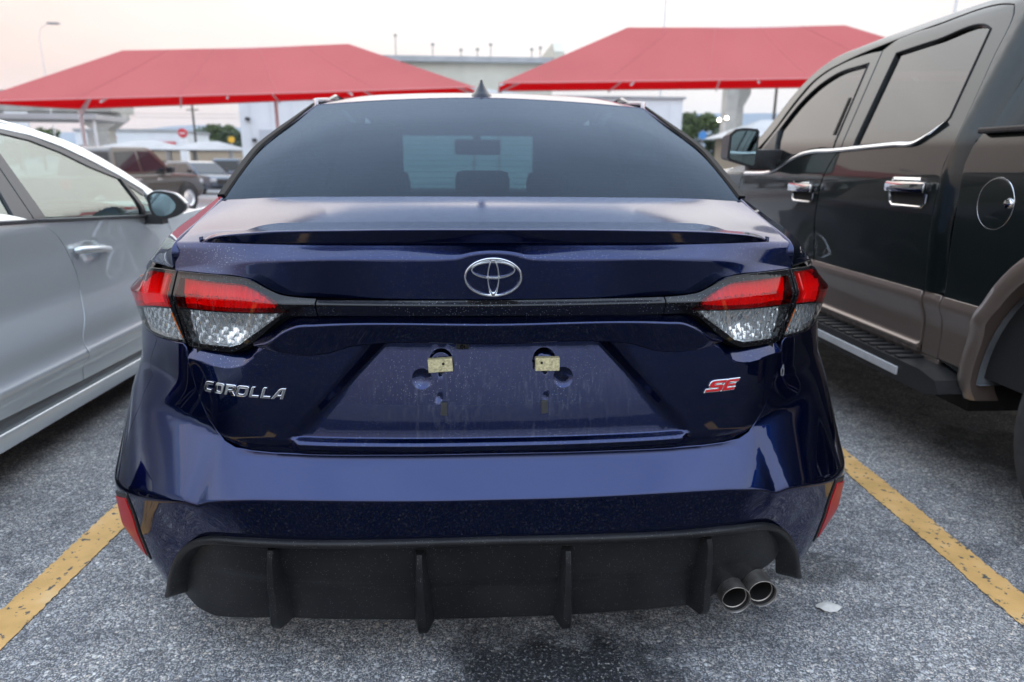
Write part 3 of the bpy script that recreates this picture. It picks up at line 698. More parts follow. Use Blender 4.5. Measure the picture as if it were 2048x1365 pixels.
S_ROWS = [
 [(0, .165, 1.0362), (.2963, .172, 1.0352), (.4941, .21, 1.0285), (.6308, .28, 1.0152)],
 [(0, .035, 1.0323), (.2762, .05, 1.0298), (.482, .1, 1.0196), (.5776, .145, 1.005), (.6040, .165, .9955)],
 [(0, .05, 1.0041), (.2804, .061, 1.002), (.4872, .108, .9967), (.6047, .162, .9920)],
 [(0, .11, 1.004), (.2804, .12, 1.002), (.4872, .16, .997), (.6047, .20, .992)]]
grid_patch('spoiler', Loft(S_ROWS, [0, .004, .003, 0]), np.linspace(-1, 1, 201), vsamples(4, 9, 6), 'blue_top', car, edge=.01, rnd=.002)

# --- tail lamps and garnish share one creased band
T_ = [(0, .8955, 0), (.182, .8965, 0), (.3487, .8978, 0), (.3868, .8995, 0), (.4166, .9032, 0), (.4457, .9148, 0), (.4743, .9289, 0), (.4948, .9352, 0), (.5609, .9387, 0), (.66, .9392, 0), (.768, .936, -.001), (.85, .9066, -.002), (.93, .893, -.004), (1.1, .885, -.006)]
K_ = [(0, .8878, .014), (.3446, .8892, .014), (.4098, .889, .018), (.5217, .8943, .02), (.66, .8915, .02), (.78, .883, .02), (.8808, .8734, .018), (1.1, .868, .006)]
B_ = [(0, .8642, 0), (.3513, .8617, 0), (.398, .8610, 0), (.4866, .8029, 0), (.5122, .789, 0), (.5375, .7798, 0), (.6476, .7800, 0), (.6713, .7860, 0), (.7736, .782, 0), (.8504, .786, .002), (.93, .795, .002), (1.1, .82, 0)]
band_d = rowfield([T_, K_, B_], .0018)
band = shell(band_d)
zT = lambda s: mono(*np.array(T_)[:, :2].T, s); zB = lambda s: mono(*np.array(B_)[:, :2].T, s); zK = lambda s: mono(*np.array(K_)[:, :2].T, s)
def strip(s0, s1, top, bot, n=60):
    s = np.linspace(s0, s1, n); return np.vstack([np.column_stack([s, bot(s)]), np.column_stack([s, top(s)])[::-1]])
crease = lambda a, b: (np.column_stack([np.linspace(a, b, 80), zK(np.abs(np.linspace(a, b, 80)))]), (-.004, -.002, -.0008, 0, .0008, .002, .004), .008)
patch('boot_garnish', band, strip(-.343, .343, zT, lambda s: zB(s)+.001), 'gloss_black', car, .012, [crease(-.34, .34)], thick=.008, rnd=.0008)
RED_IN = [(.6455, .9285), (.575, .9268), (.5087, .9253), (.4891, .9231), (.4693, .9158), (.4218, .8934), (.3992, .8711), (.4737, .8691), (.5593, .8691), (.6500, .8690)]
CLR_IN = [(.6465, .8662), (.5629, .8672), (.4754, .8674), (.4120, .8682), (.4985, .8085), (.5115, .7990), (.535, .7925), (.6240, .7915), (.6345, .7950)]
RED_OUT = [(.673, .8650), (.74, .8592), (.81, .8490), (.8777, .836), (.95, .835), (1.03, .848), (1.075, .868), (1.02, .883), (.95, .889), (.89, .897), (.85, .9035), (.80, .922), (.765, .931), (.672, .9335)]
CLR_OUT = [(.676, .8620), (.74, .8562), (.81, .8460), (.87, .834), (.93, .832), (.985, .836), (.96, .812), (.90, .797), (.83, .792), (.74, .7895), (.662, .7925)]
def lamp(side):
    f = lambda L: np.asarray(L, float)*[side, 1]
    def sub(parent, red, clr, ribs, s0, s1):
        sc = (lambda L, k: np.mean(L, 0)+(np.asarray(L)-np.mean(L, 0))*k)
        patch('red_lens', band, f(sc(red, .999)), 'red_lens', parent, .012, [crease(*sorted((side*.36, side*1.05)))], thick=.004, rnd=.0006)
        patch('clear_lens', band, f(sc(clr, .994)), 'clear_lens', parent, .012, thick=.004, rnd=.0006)
        def back(depth, kind):
            def d(s, z):
                q = band_d(s, z)*.4-depth
                if kind == 'red':   # vertical prisms, finer below the crease
                    k = .013; fine = z < zK(s)
                    ph = np.where(fine, s/.0075, s/k)+z*8
                    q = q+.006*np.abs((ph % 1)-.5)*2-.012*np.exp(-((s-.615)/.012)**2-((z-.880)/.012)**2)
                elif kind == 'out':  # bowl
                    r = np.hypot(s-.72, (z-.89)*1.3); q = q-.02*np.clip(1-(r/.06)**2, 0, 1)+.002*np.sin(r*520)
                else:               # chrome pillow optics
                    cx, cz = .0125, .0105
                    q = q+.0034*np.abs(np.sin(s/cx*PI+5*z))+.0010*np.abs(np.sin(z/.017*PI+np.floor(s/cx)*1.3))+.0008*np.sin(s*260+z*170)-.006*np.exp(-((s-.535)/.02)**2-((z-.835)/.014)**2)-.010*np.exp(-((s-.535)/.05)**2-((z-.825)/.03)**2)
                return q
            return shell(d)
        mid = (lambda s: .8685+0*s) if ribs else (lambda s: np.interp(s, [.67, .74, .81, .88, .95, 1.1], [.8640, .8578, .8478, .836, .834, .85]))
        top_r, bot_r = strip(s0-.002, s1+.006, lambda s: zT(s)-.0075, mid, 40), strip(s0-.002, s1+.006, mid, lambda s: np.minimum(zB(s)+.0085, mid(s)-.002), 40)
        patch('reflector', back(.013, 'red' if ribs else 'out'), f(top_r), 'lens_white', parent, .0022 if ribs else .004, thick=0)
        patch('reflector', back(.013, 'clr'), f(bot_r), 'lens_chrome', parent, .0024, thick=0)
    zt = lambda s: zT(np.abs(s)); zb = lambda s: zB(np.abs(s))+.0015
    for a, b, red, clr, ribs in ((.347, .6575, RED_IN, CLR_IN, True), (.6635, 1.085, RED_OUT, CLR_OUT, False)):
        pl = strip(a, b, zt, zb, 90)
        if not ribs: pl = pl[(pl[:, 0] < 1.06)]
        # the seam between the halves leans outwards towards the top
        lean = lambda P: np.column_stack([P[:, 0]-(.007*sstep(.93, .78, P[:, 1]) if ribs else .004*sstep(.93, .78, P[:, 1]))*(np.abs(P[:, 0]-.66) < .012), P[:, 1]])
        pl = lean(pl)
        lm = patch('tail_lamp', band, f(pl), 'gloss_black', car, .012, [crease(*sorted((side*a, side*b)))], holes=[f(red), f(clr)], thick=.022, rnd=.0008, hole_skirt=True)
        sub(lm, red, clr, ribs, a, b)
        if not ribs:
            am = MB(); c = band(np.array([(side*.683, .826)]))[0]; n = basen(np.array([side*.683]))[0]
            pts = band(np.column_stack([np.linspace(side*.686, side*.672, 8), np.linspace(.851, .798, 8)])); pts[:, :2] -= n*.009
            am.tube(pts, .0055, 10); am.build('amber_filter', 'amber', lm, True)
            rb = MB(); pts = band(np.column_stack([np.full(10, side*.690), np.linspace(.927, .868, 10)])); pts[:, :2] -= n*.004
            rb.tube(pts, .0045, 8); rb.build('light_bar', 'red_print', lm, True)
lamp(-1); lamp(1)
# lamp housing back so nothing behind shows
patch('lamp_recess', shell(lambda s, z: 0*s-.055), mir([(0, .77), (1.03, .77), (1.03, .93), (0, .93)])[[0, 1, 2, 3, 4, 5, 6, 7]] if False else [(-1.03, .775), (1.03, .775), (1.03, .94), (-1.03, .94)], 'gap', car, .05, thick=0)

# --- lower boot panel with plate recess
SEAM = [(.6576, .7792), (.6605, .7601), (.6520, .7259), (.6415, .694), (.6270, .655), (.6115, .624), (.5935, .601), (.5720, .5830), (.5450, .5715), (.5111, .5660), (.4564, .5645), (.383, .5650), (.2452, .5670), (.09, .5680), (0, .5680)]
GAPW = .006
P1_ = [(0, .80), (.455, .795), (.4719, .788), (.4968, .7652), (.5136, .754), (.5486, .7469), (.6, .751), (.6587, .7549), (.75, .755)]
def panel_d(s, z):
    z1 = mono(*np.array(P1_).T, s)
    d = .004*np.sin(np.clip((.80-z)/.24, 0, 1)*PI)-.006*sstep(.60, .565, z)
    d = d-.018*np.clip((z-z1)/.028, 0, 1)*sstep(.45, .485, s)            # upward-facing flange under the lamp
    edge = .2346+(.7903-z)*(.4041-.2346)/(.7903-.6043)                    # slanted side of the recess
    ins = sstep(edge+.030, edge-.012, s)
    rz = sstep(.598, .606, z)
    dep = .006+.034*np.clip((z-.60)/.19, 0, 1)
    d = d-dep*ins*rz
    lz = .5853+.002*s; le = .418                                        # ledge under the plate
    d = d+.013*sstep(le+.006, le-.02, s)*sstep(lz-.010, lz-.004, z)*sstep(.6075, .592, z)
    # moulded bosses and dimples
    for cx, cz in ((.1068, .763),):
        r = np.hypot(s-cx, (z-cz)); d = d+.007*sstep(.026, .020, r)*(z > cz-.002)+.007*(z <= cz-.002)*sstep(.022, .016, np.maximum(s-cx+ (cz-z)*.75, cx-s+(cz-z)*.75))
    r = np.hypot(s-.1469, z-.7268); d = d-.006*np.clip(1-(r/.0205)**2, 0, 1)+.003*np.exp(-(r/.0035)**2)
    r = np.hypot(s-.1115, z-.6870); d = d-.004*np.exp(-(r/.0035)**2)
    r = np.hypot(s-.1085, z-.7395); d = d-.004*np.exp(-(r/.0035)**2)
    return d
panel = shell(panel_d)
half = [(p[0]-GAPW*.55, p[1]+GAPW*.2) for p in SEAM[:9]]+[(p[0], p[1]+.0035) for p in SEAM[9:]]
topP = [(0, .828), (.30, .828), (.43, .815), (.487, .7955), (.5104, .782), (.5377, .7745), (.5906, .7735), (.653, .7735)]
hp = np.array(half); poly = np.vstack([hp[:-1]*[-1, 1], hp[::-1], np.array(topP)[::-1], np.array(topP)[1:]*[-1, 1]])
poly = poly  # left seam top -> centre bottom -> right seam top -> top edge back
feats = []
for sg in (-1, 1):
    feats.append((np.array([(sg*s, z) for s, z in P1_[2:8]]), (-.006, -.003, 0, .003, .006), .008))
    feats.append((np.array([(sg*.225, .80), (sg*.413, .602)]), (-.03, -.02, -.01, 0, .01, .02), .008))
    for cx, cz, r in ((.1068, .763, .026), (.1469, .7268, .02), (.1068, .75, .012)):
        a = np.linspace(0, 2*PI, 40); feats.append((np.column_stack([sg*(cx+r*np.cos(a)), cz+r*np.sin(a)]), (-.008, -.005, -.002, 0, .002), .004))
feats.append((np.array([(-.43, .595), (.43, .595)]), (-.016, -.012, -.009, -.006, -.003, 0, .003, .006, .009, .012), .008))
patch('boot_panel', panel, poly, 'blue', car, .010, feats, thick=.02, rnd=.0025)
# handle bar above the plate
H_ROWS = []
def srow(L):
    out = []
    for s, z, d in L:
        q = basec(np.array([s]))[0]+basen(np.array([s]))[0]*d; out.append((q[0], q[1], z))
    return out
H_ROWS = [srow([(0, .8640, -.004), (.3513, .8615, -.004), (.3983, .8585, -.004), (.44, .832, -.003), (.4840, .8045, 0)]),
          srow([(0, .8535, .030), (.3411, .8512, .030), (.3778, .8479, .030), (.3988, .8393, .029), (.4494, .808, .022), (.4790, .8005, .008)]),
          srow([(0, .8097, .016), (.2085, .8125, .016), (.2774, .8054, .016), (.3304, .7893, .015), (.4508, .7932, .013), (.4760, .7985, .006)]),
          srow([(0, .806, -.03), (.2085, .809, -.03), (.2774, .802, -.03), (.3304, .786, -.022), (.4508, .790, -.02), (.4760, .796, -.012)])]
grid_patch('boot_handle_bar', Loft(H_ROWS, [0, .005, .004, 0]), np.linspace(-1, 1, 221), vsamples(4, 8, 6), 'blue', car)
# reversing camera under the bar
mb = MB(); q = panel(np.array([(-.0621, .797)]))[0]; mb.box((q[0]-.013, q[1]-.012, .788), (q[0]+.013, q[1]+.02, .803), .003)
cm = mb.build('reversing_camera', 'trim', car); mb = MB(); mb.lathe([(.0, -.0145), (.004, -.0142), (.0055, -.012)], (q[0], q[1], .794), 'y', 16); mb.build('camera_lens', 'gloss_black', cm, True)
# plate brackets, screw holes, rubber buffers
def on_panel(s, z, h=0.):
    P = np.array([(s, z)]); n = normals_of(panel, P)[0]; return panel(P)[0]+n*h, n
def block(name, s, z, w, hgt, dep, rot, m, lift=.006):
    c, n = on_panel(s, z); c = c+np.array([0, -lift, 0]); mb = MB(); mb.box((-w/2, -dep, -hgt/2), (w/2, dep*.0, hgt/2), .0012)
    V = mb.V[0]; R = np.array([[math.cos(rot), 0, -math.sin(rot)], [0, 1, 0], [math.sin(rot), 0, math.cos(rot)]]); mb.V[0] = V@R.T+c
    return mb.build(name, m, car), c
for s, rot, hs in ((-.1068, .06, .006), (.1104, 0., -.012)):
    b, c = block('plate_bracket', s, .7625, .049, .027, .016, rot, 'brass', .010)
    mb = MB(); mb.lathe([(0, -.0165), (.0028, -.0165), (.0028, -.012)], (c[0]+hs, c[1], c[2]+.004), 'y', 14); mb.build('screw_hole', 'soot', b)
for s, z, rot in ((-.1014, .6666, -.05), (.1068, .6679, .05)): block('rubber_buffer', s, z, .0135, .028, .006, rot, 'grey_pad', -.001)

# --- bumper
RT = [(0, .83, 0), (.5, .80, 0), (.7, .80, 0), (.93, .80, 0), (1.3, .80, .002)]
RU = [(0, .68, 0), (.5, .68, 0), (.65, .69, 0), (.75, .70, .0), (.9, .70, .012), (1.05, .70, .012), (1.3, .70, .002)]
RA = [(0, .5575, -.004), (.3, .5575, -.003), (.5, .562, -.002), (.6, .598, .0), (.7, .622, .010), (.8, .632, .028), (.95, .63, .040), (1.3, .62, .022)]
RB = [(0, .4965, .060), (.3, .4955, .060), (.4735, .4888, .062), (.533, .4823, .067), (.5707, .4740, .073), (.5926, .4650, .078), (.62, .471, .086), (.66, .468, .094), (.7378, .456, .105), (.82, .445, .110), (.9115, .436, .102), (1.05, .42, .066), (1.3, .40, .035)]
RC = [(0, .412, .050), (.3, .407, .050), (.5, .392, .048), (.6, .375, .048), (.68, .350, .058), (.76, .345, .086), (.86, .325, .100), (1.0, .31, .060), (1.3, .30, .012)]
RD = [(0, .20, .03), (.5, .20, .02), (.7, .18, .022), (.80, .17, .042), (.9, .17, .042), (1.0, .17, .015), (1.3, .17, -.02)]
bf = rowfield([RT, RU, RA, RB, RC, RD], .010, 7); bf2 = rowfield([RT, RU, RA, RB, RC, RD], .0035, 5)
def bump_d(s, z):
    w = sstep(.55, .70, s)
    d = bf(s, z)*w+bf2(s, z)*(1-w)
    # recess behind the reflector
    zz = np.array([.19, .25, .30, .35, .40]); 
    return d
bumper = shell(bump_d)
up = [(p[0]+GAPW*.45*(i < 9), p[1]-.001) for i, p in enumerate(SEAM)]; up[0] = (.6640, .7760)
lampb = [(.6640, .7765), (.6713, .783), (.7736, .779), (.8504, .783), (.93, .792), (1.03, .806), (1.1, .80)]
DO = [(.0, .4082), (.2757, .4030), (.42, .397), (.508, .3932), (.5951, .3795), (.634, .3622), (.6731, .3318), (.7139, .2819), (.75, .225), (.7700, .185), (.7800, .165)]
lowr = [(.80, .165), (.9, .18), (1.0, .19), (1.21, .20), (1.21, .62), (1.21, .79)]
r_ = np.vstack([np.array(DO), np.array(lowr), np.array(lampb)[::-1], np.array(up)[1:]])
polyB = np.vstack([r_[:-1], (r_*[-1, 1])[::-1][:-1]])
# order: start centre bottom -> right -> up -> centre top -> left mirrored
ft = []
rbz = lambda R: (lambda s: mono(*np.array(R)[:, :2].T, np.abs(s)))
ss = np.linspace(-1.19, 1.19, 240)
ft.append((np.column_stack([ss, rbz(RB)(ss)]), (-.012, -.008, -.0045, -.002, 0, .002, .0045, .008, .012), .008))
patch('bumper', bumper, polyB, 'blue_clean', car, .012, ft, thick=.03, rnd=.003)
# side reflectors
REFL = [(.785, .428), (.855, .402), (.862, .35), (.848, .262), (.812, .258), (.795, .31), (.783, .38)]
for sg in (-1, 1):
    L = np.array(REFL)*[sg, 1]; c = L.mean(0)
    fr = patch('reflector_bezel', shell(lambda s, z: bump_d(s, z)+.003), smooth_poly(c+(L-c)*1.16, 60), 'trim', car, .012, thick=.012, rnd=.002)
    patch('red_reflector', shell(lambda s, z: bump_d(s, z)+.0055), smooth_poly(L, 60), 'red_reflector', fr, .012, thick=.004, rnd=.001)
# rear diffuser: curved panel, raised rim and four fins
def dif_d(s, z):
    return .030-.030*np.clip((.39-z)/.22, 0, 1)**1.2*(1-.8*sstep(.45, .72, s))-.006*sstep(.285, .255, z)*sstep(.68, .5, s)
difs = shell(dif_d)
DI = [(0, .402), (.2757, .397), (.42, .391), (.508, .3872), (.592, .3735), (.629, .3562), (.667, .3258), (.707, .276), (.742, .22), (.757, .185), (.752, .162), (.70, .148), (.6439, .145), (.55, .158), (.4994, .163), (.40, .168), (.3003, .1715), (0, .1729)]
DIs = np.vstack([np.array(DI), (np.array(DI)*[-1, 1])[::-1][1:-1]])
dr = DIs.copy(); dr = np.array([p for p in dr if not (p[0] > .41 and p[1] < .28)]); i = int(np.argmax(dr[:, 0])); dr = np.insert(dr, i+1, [(.705, .255), (.690, .238), (.64, .226), (.56, .207), (.505, .180), (.47, .165)], 0)        # cut higher over the exhaust
dif = patch('diffuser', difs, dr, 'plastic', car, .02, thick=.02, rnd=.004)
def rim_row(off, d): 
    P = np.array(DO); t = np.gradient(P, axis=0); t /= np.linalg.norm(t, axis=1, keepdims=True); n = np.stack([t[:, 1], -t[:, 0]], 1)
    P = P+n*off*np.array([1]*8+[1.25, 1.5, .9])[:, None]
    return srow([(max(p[0], 0), p[1], d) for p in P])
RIM = [rim_row(.0015, .035), rim_row(.0015, .056), rim_row(.0045, .0615), rim_row(.0135, .062), rim_row(.017, .058), rim_row(.024, .012)]
RIM = [r+[(r[-1][0]-.004, r[-1][1]+.004, r[-1][2]-.028)] if False else r for r in RIM]
grid_patch('diffuser_rim', Loft(RIM, [0, .003, .004, .004, .006, 0]), np.linspace(-1, 1, 241), vsamples(6, 3, 3), 'plastic', car, edge=.01, flip=True)
for s0, s1 in ((-.4625, -.470), (-.1545, -.1535), (.1545, .157), (.4630, .4716)):
    mb = MB(); G = []
    for t in np.linspace(0, 1, 12):
        s = s0+(s1-s0)*t; z = .3655-.186*t; w0 = .0072+.003*t; w1 = .012+.010*t; hh = (.026 if t > .04 else .020)+.026*t
        base_p, nn = difs(np.array([(s, z)]))[0], basen(np.array([s]))[0]; tx = np.array([-nn[1], nn[0]])
        if t > .95: hh *= .8
        row = []
        for a, h in ((-w1, -.006), (-w0, hh-.003), (-w0+.002, hh), (w0-.002, hh), (w0, hh-.003), (w1, -.006)):
            row.append((base_p[0]+tx[0]*a+nn[0]*h, base_p[1]+tx[1]*a+nn[1]*h, z-.012*t))
        G.append(row)
    mb.grid(G); n = mb.n; mb.F += [list(range(6)), list(range(n-6, n))[::-1]]; mb.build('diffuser_fin', 'plastic', car, True)
# twin exhaust tips
for px, pz, py in ((.556, .192, .032), (.621, .199, .042)):
    mb = MB(); mb.lathe([(.028, .34), (.031, .20), (.0335, .012), (.0342, .004), (.0343, .0015), (.0338, -.0005), (.0326, -.0010), (.0314, .001), (.0309, .006), (.0309, .02)], (px, py, pz), 'y', 40)
    e = mb.build('exhaust_tip', 'steel', car, True)
    mb = MB(); mb.lathe([(.0280, .016), (.0300, .015), (.0298, .019)], (px, py, pz), 'y', 32); mb.build('inner_ring', 'steel', e, True)
    mb = MB(); mb.lathe([(.0304, .005), (.0290, .10), (0, .12)], (px, py, pz), 'y', 24); mb.build('exhaust_bore', 'soot', e, True)

# --- badges
def frame_on(s0, z0, surf, ang=0.):
    ca, sa = math.cos(ang), math.sin(ang)
    def f(x, y, h):
        P = np.array([(s0+x*ca-y*sa, z0+x*sa+y*ca)]); q = surf(P)[0]; n = basen(P[:, 0])[0]; return q+np.array([n[0]*(h), n[1]*(h), 0])
    return f
def bar(x0, x1, y0, y1, it=.32): return [(x0+y0*it, y0), (x1+y0*it, y0), (x1+y1*it, y1), (x0+y1*it, y1)]
def rrect(x0, x1, y0, y1, r, it=.32, n=5, corners=(1, 1, 1, 1)):
    P = []
    for (cx, cy, a0), k in zip(((x1-r, y0+r, -PI/2), (x1-r, y1-r, 0), (x0+r, y1-r, PI/2), (x0+r, y0+r, PI)), corners):
        if k: P += [(cx+r*math.cos(a0+PI/2*i/n), cy+r*math.sin(a0+PI/2*i/n)) for i in range(n+1)]
        else: P += [(cx+r*(math.cos(a0)+math.cos(a0+PI/2)), cy+r*(math.sin(a0)+math.sin(a0+PI/2)))]
    return [(x+y*it, y) for x, y in P]
IT = .34
def let(ch, w=1.):
    it = lambda L: [(x*w+y*IT, y) for x, y in L]
    if ch == 'C': return [it([(.98, 1), (.30, 1), (.12, .95), (.02, .82), (0, .65), (0, .35), (.03, .15), (.14, .03), (.30, 0), (.88, 0), (.88, .29), (.44, .29), (.37, .33), (.34, .40), (.34, .60), (.37, .67), (.44, .71), (.94, .71)])]
    if ch == 'O': return [rrect(0, 1.06*w, 0, 1, .26, IT), rrect(.31, .75*w, .25, .75, .12, IT)[::-1]]
    if ch == 'R': return [it([(0, 0), (0, 1), (.78, 1), (.95, .94), (1.02, .8), (1.02, .55), (.95, .42), (.80, .36), (1.12, 0), (.74, 0), (.40, .36), (.31, .36), (.31, 0)]), it([(.31, .76), (.31, .56), (.64, .56), (.70, .60), (.70, .72), (.64, .76)])]
    if ch == 'L': return [it([(0, 0), (0, .85), (.1, 1), (.42, 1), (.31, .85), (.31, .24), (.95, .24), (.95, 0)])]
    if ch == 'A': return [it([(-.15, 0), (.30, .80), (.45, .95), (.62, 1), (1.0, 1), (1.0, 0), (.69, 0), (.69, .20), (.34, .20), (.21, 0)]), it([(.45, .40), (.69, .40), (.69, .76), (.64, .76)])]
    if ch == 'S': return [it([(1.1, 1), (.22, 1), (.06, .94), (0, .80), (0, .58), (.06, .44), (.22, .38), (.72, .38), (.76, .34), (.76, .27), (.72, .24), (-.12, .24), (-.12, 0), (.86, 0), (1.0, .06), (1.06, .20), (1.06, .44), (1.0, .57), (.86, .62), (.36, .62), (.31, .66), (.31, .72), (.36, .76), (1.1, .76)])]
    if ch == 'E': return [it([(1.08, 1), (.22, 1), (.06, .94), (0, .80), (0, .2), (.0, 0), (1.0, 0), (1.0, .24), (.31, .24), (.31, .39), (.92, .39), (.92, .61), (.31, .61), (.31, .72), (.36, .76), (1.08, .76)])]
def word(text, widths, gap, hgt):
    out = []; x = 0
    for c, w in zip(text, widths):
        p = let(c); out.append([[(x+a*w*hgt, b*hgt) for a, b in q] for q in p]); x += (w*1.04+gap)*hgt
    return out
# model name: seven chrome letters
base_w = [.92, .90, .99, 1.07, .89, .89, .93]; at_x = [-.0010, .0256, .0527, .0785, .1102, .1350, .1610]
for ch, w, x0 in zip('COROLLA', base_w, at_x):
    polys = [[(x0+a*.0246, b*.0240) for a, b in q] for q in let(ch, w)]
    glyphs('badge_letter', polys, .0022, .0011, 'chrome', car, frame_on(-.6115, .6905, panel, -.012))
# trim level: red letters in chrome outlines
for polys in word('SE', [1.34, 1.26], .10, .0235):
    def grow(L, k):
        P = np.array(L); n = len(P); a = P-np.roll(P, 1, 0); b = np.roll(P, -1, 0)-P
        na = np.stack([a[:, 1], -a[:, 0]], 1)/np.maximum(np.linalg.norm(a, axis=1, keepdims=True), 1e-9); nb = np.stack([b[:, 1], -b[:, 0]], 1)/np.maximum(np.linalg.norm(b, axis=1, keepdims=True), 1e-9)
        m = na+nb; m /= np.maximum((m*na).sum(1, keepdims=True), .5); sg = 1 if area2(P) > 0 else -1; return P+m*k*sg
    fo = frame_on(.452, .6905, panel, .012)
    o = glyphs('badge_letter', [grow(polys[0], .0017)], .0022, .0010, 'chrome', car, fo)
    glyphs('red_inlay', [grow(polys[0], -.0006)], .0012, .0002, 'red_print', o, lambda x, y, h, f=fo: f(x, y, h+.0026))
# maker's oval badge: three ellipses of chrome band
def ell_band(cx, cz, a, b, w, hgt, parent, wfun=None, name='emblem'):
    n = 72; G = []
    for i in range(n):
        t = 2*PI*i/n; ww = w*(wfun(t) if wfun else 1.); row = []
        nx, nz = b*math.cos(t), a*math.sin(t); L = math.hypot(nx, nz); nx, nz = nx/L, nz/L
        for o, h in ((-ww, -.001), (-ww*.85, hgt*.75), (-ww*.4, hgt), (ww*.4, hgt), (ww*.85, hgt*.75), (ww, -.001)):
            s, z = cx+a*math.cos(t)+nx*o, cz+b*math.sin(t)+nz*o; row.append((s, .0205+.004*(s/.2)**2-h, z))
        G.append(row)
    mb = MB(); A = np.array(G); mb.grid(np.concatenate([A, A[:1]])); return mb.build(name, 'chrome', parent, True)
em = ell_band(0, .9415, .0545, .0362, .0032, .0065, car)
ell_band(0, .9415, .0105, .0325, .0026, .0075, em, lambda t: 1.+.7*max(0, -math.sin(t))**6, 'inner_ellipse')
ell_band(0, .9560, .0415, .0152, .0024, .0070, em, lambda t: 1.+.5*max(0, -math.sin(t))**4, 'cross_ellipse')

# --- quarter panels, sides
Q_IN = [(.590, 1.30, 1.3555), (.640, 1.06, 1.270), (.681, .87, 1.200), (.677, .66, 1.125), (.6715, .49, 1.0655), (.6705, .34, 1.027), (.669, .187, .9893), (.672, .174, .941)]
Q_SH = [(.635, 1.29, 1.330), (.668, 1.08, 1.258), (.690, .93, 1.203), (.702, .75, 1.130), (.713, .60, 1.070), (.729, .49, 1.034), (.748, .355, .993), (.776, .305, .940)]
Q_BELT = [(.705, 1.36, 1.20), (.735, 1.18, 1.13), (.765, 1.05, 1.07), (.79, .92, 1.01), (.805, .82, .975), (.818, .70, .955), (.833, .55, .930), (.842, .42, .905)]
Q_LOW = [(.872, 1.42, .86), (.875, 1.25, .85), (.876, 1.12, .84), (.877, 1.0, .835), (.877, .9, .83), (.877, .8, .825), (.875, .66, .815), (.868, .50, .805)]
for sg in (-1, 1):
    rows = [[(x*sg, y, z) for x, y, z in R] for R in (Q_IN, Q_SH, Q_BELT, Q_LOW)]
    tt = np.linspace(0, 1, 8)
    grid_patch('quarter_panel', Loft(rows, [0, .03, .05, 0], False, [tt]*4), np.linspace(0, 1, 90), vsamples(4, 10, 5), 'blue_clean', car, flip=(sg < 0), edge=.012, rnd=.003)
    # black drip moulding down the side of the rear window
    path = np.array([(.600, 1.30, 1.3575), (.632, 1.13, 1.298), (.664, .98, 1.243), (.683, .85, 1.196), (.684, .68, 1.134), (.679, .51, 1.074)])*[sg, 1, 1]
    tk = np.linspace(0, 1, 6); pp = spl(tk, path, np.linspace(0, 1, 40)); mb = MB()
    G = []
    for i, p in enumerate(pp):
        w = .0125*(.35+.65*min(1, i/12)); G.append([p+np.array([sg*w*.4, 0, -.004]), p+np.array([sg*w*.3, -.002, .002]), p+np.array([-sg*w, -.003, .003]), p+np.array([-sg*w*1.3, -.002, -.004])])
    mb.grid(G); mb.F += [[0, 1, 2, 3], [len(pp)*4-4, len(pp)*4-3, len(pp)*4-2, len(pp)*4-1][::-1]]; mb.build('window_moulding', 'gloss_trim', car, True)
    # flank with arches, sill and doors
    def side(P, sg=sg):
        y, z = P[:, 0], P[:, 1]; x = .878-.05*sstep(.42, .2, z)-.04*sstep(.86, 1.0, z)-.012*np.exp(-((z-.62)/.12)**2)-.06*sstep(3.9, 4.5, y)
        return np.column_stack([sg*x, y, z])
    arch = lambda yc: [(yc+.36*math.cos(a), max(.2, .32+.36*math.sin(a))) for a in np.linspace(PI+.3, -.3, 24)]
    L = [(.62, .2)] if False else []
    L = [(1.34, .2), (3.32, .2)]+arch(3.68)+[(4.3, .25), (4.42, .5), (4.38, .72), (3.4, .90), (1.36, .955), (1.36, .83), (.66, .815), (.64, .5)]+[p for p in arch(.98)]
    patch('body_side', side, L, 'blue_clean', car, .06, flip=(sg < 0), thick=.02)
    U = lambda P, sg=sg: np.column_stack([sg*(.80-.42*(P[:, 1]-.95)), P[:, 0], P[:, 1]])
    patch('side_window', U, [(1.30, .985), (3.25, .93), (2.45, 1.36), (1.75, 1.385), (1.42, 1.27)], 'side_glass', car, .08, flip=(sg < 0), thick=.006)
    patch('window_surround', shell(lambda s, z: s*0) if False else (lambda P, sg=sg: np.column_stack([sg*(.795-.42*(P[:, 1]-.95)), P[:, 0], P[:, 1]])), [(1.2, .94), (3.5, .88), (2.5, 1.42), (1.7, 1.425), (1.3, 1.33)], 'gloss_black', car, .08, holes=[[(1.33, .99), (3.2, .94), (2.44, 1.35), (1.76, 1.375), (1.45, 1.27)]], flip=(sg < 0), thick=.01)
    for yc in (.98, 3.68):
        mb = MB(); mb.lathe([(.20, -.02), (.27, .0), (.305, -.008), (.317, -.03), (.317, -.17), (.30, -.2), (.1, -.2)], (sg*.868, yc, .317), 'x', 36, sg); w = mb.build('wheel', 'rubber', car, True)
        mb = MB(); alloy(mb, (sg*.856, yc, .317), .215, sg, 5); mb.build('rim', 'satin', w, True); mb = MB(); mb.lathe([(0, -.06), (.205, -.055)], (sg*.856, yc, .317), 'x', 24, sg); mb.build('dark_backing_disc', 'gap', w)  # last part: dark disc added behind the spokes for the shade there
    mb = MB(); mb.box((min(sg*.80, sg*.70), .62, .30), (max(sg*.80, sg*.70), 1.34, .72)); mb.build('wheel_liner', 'gap', car)
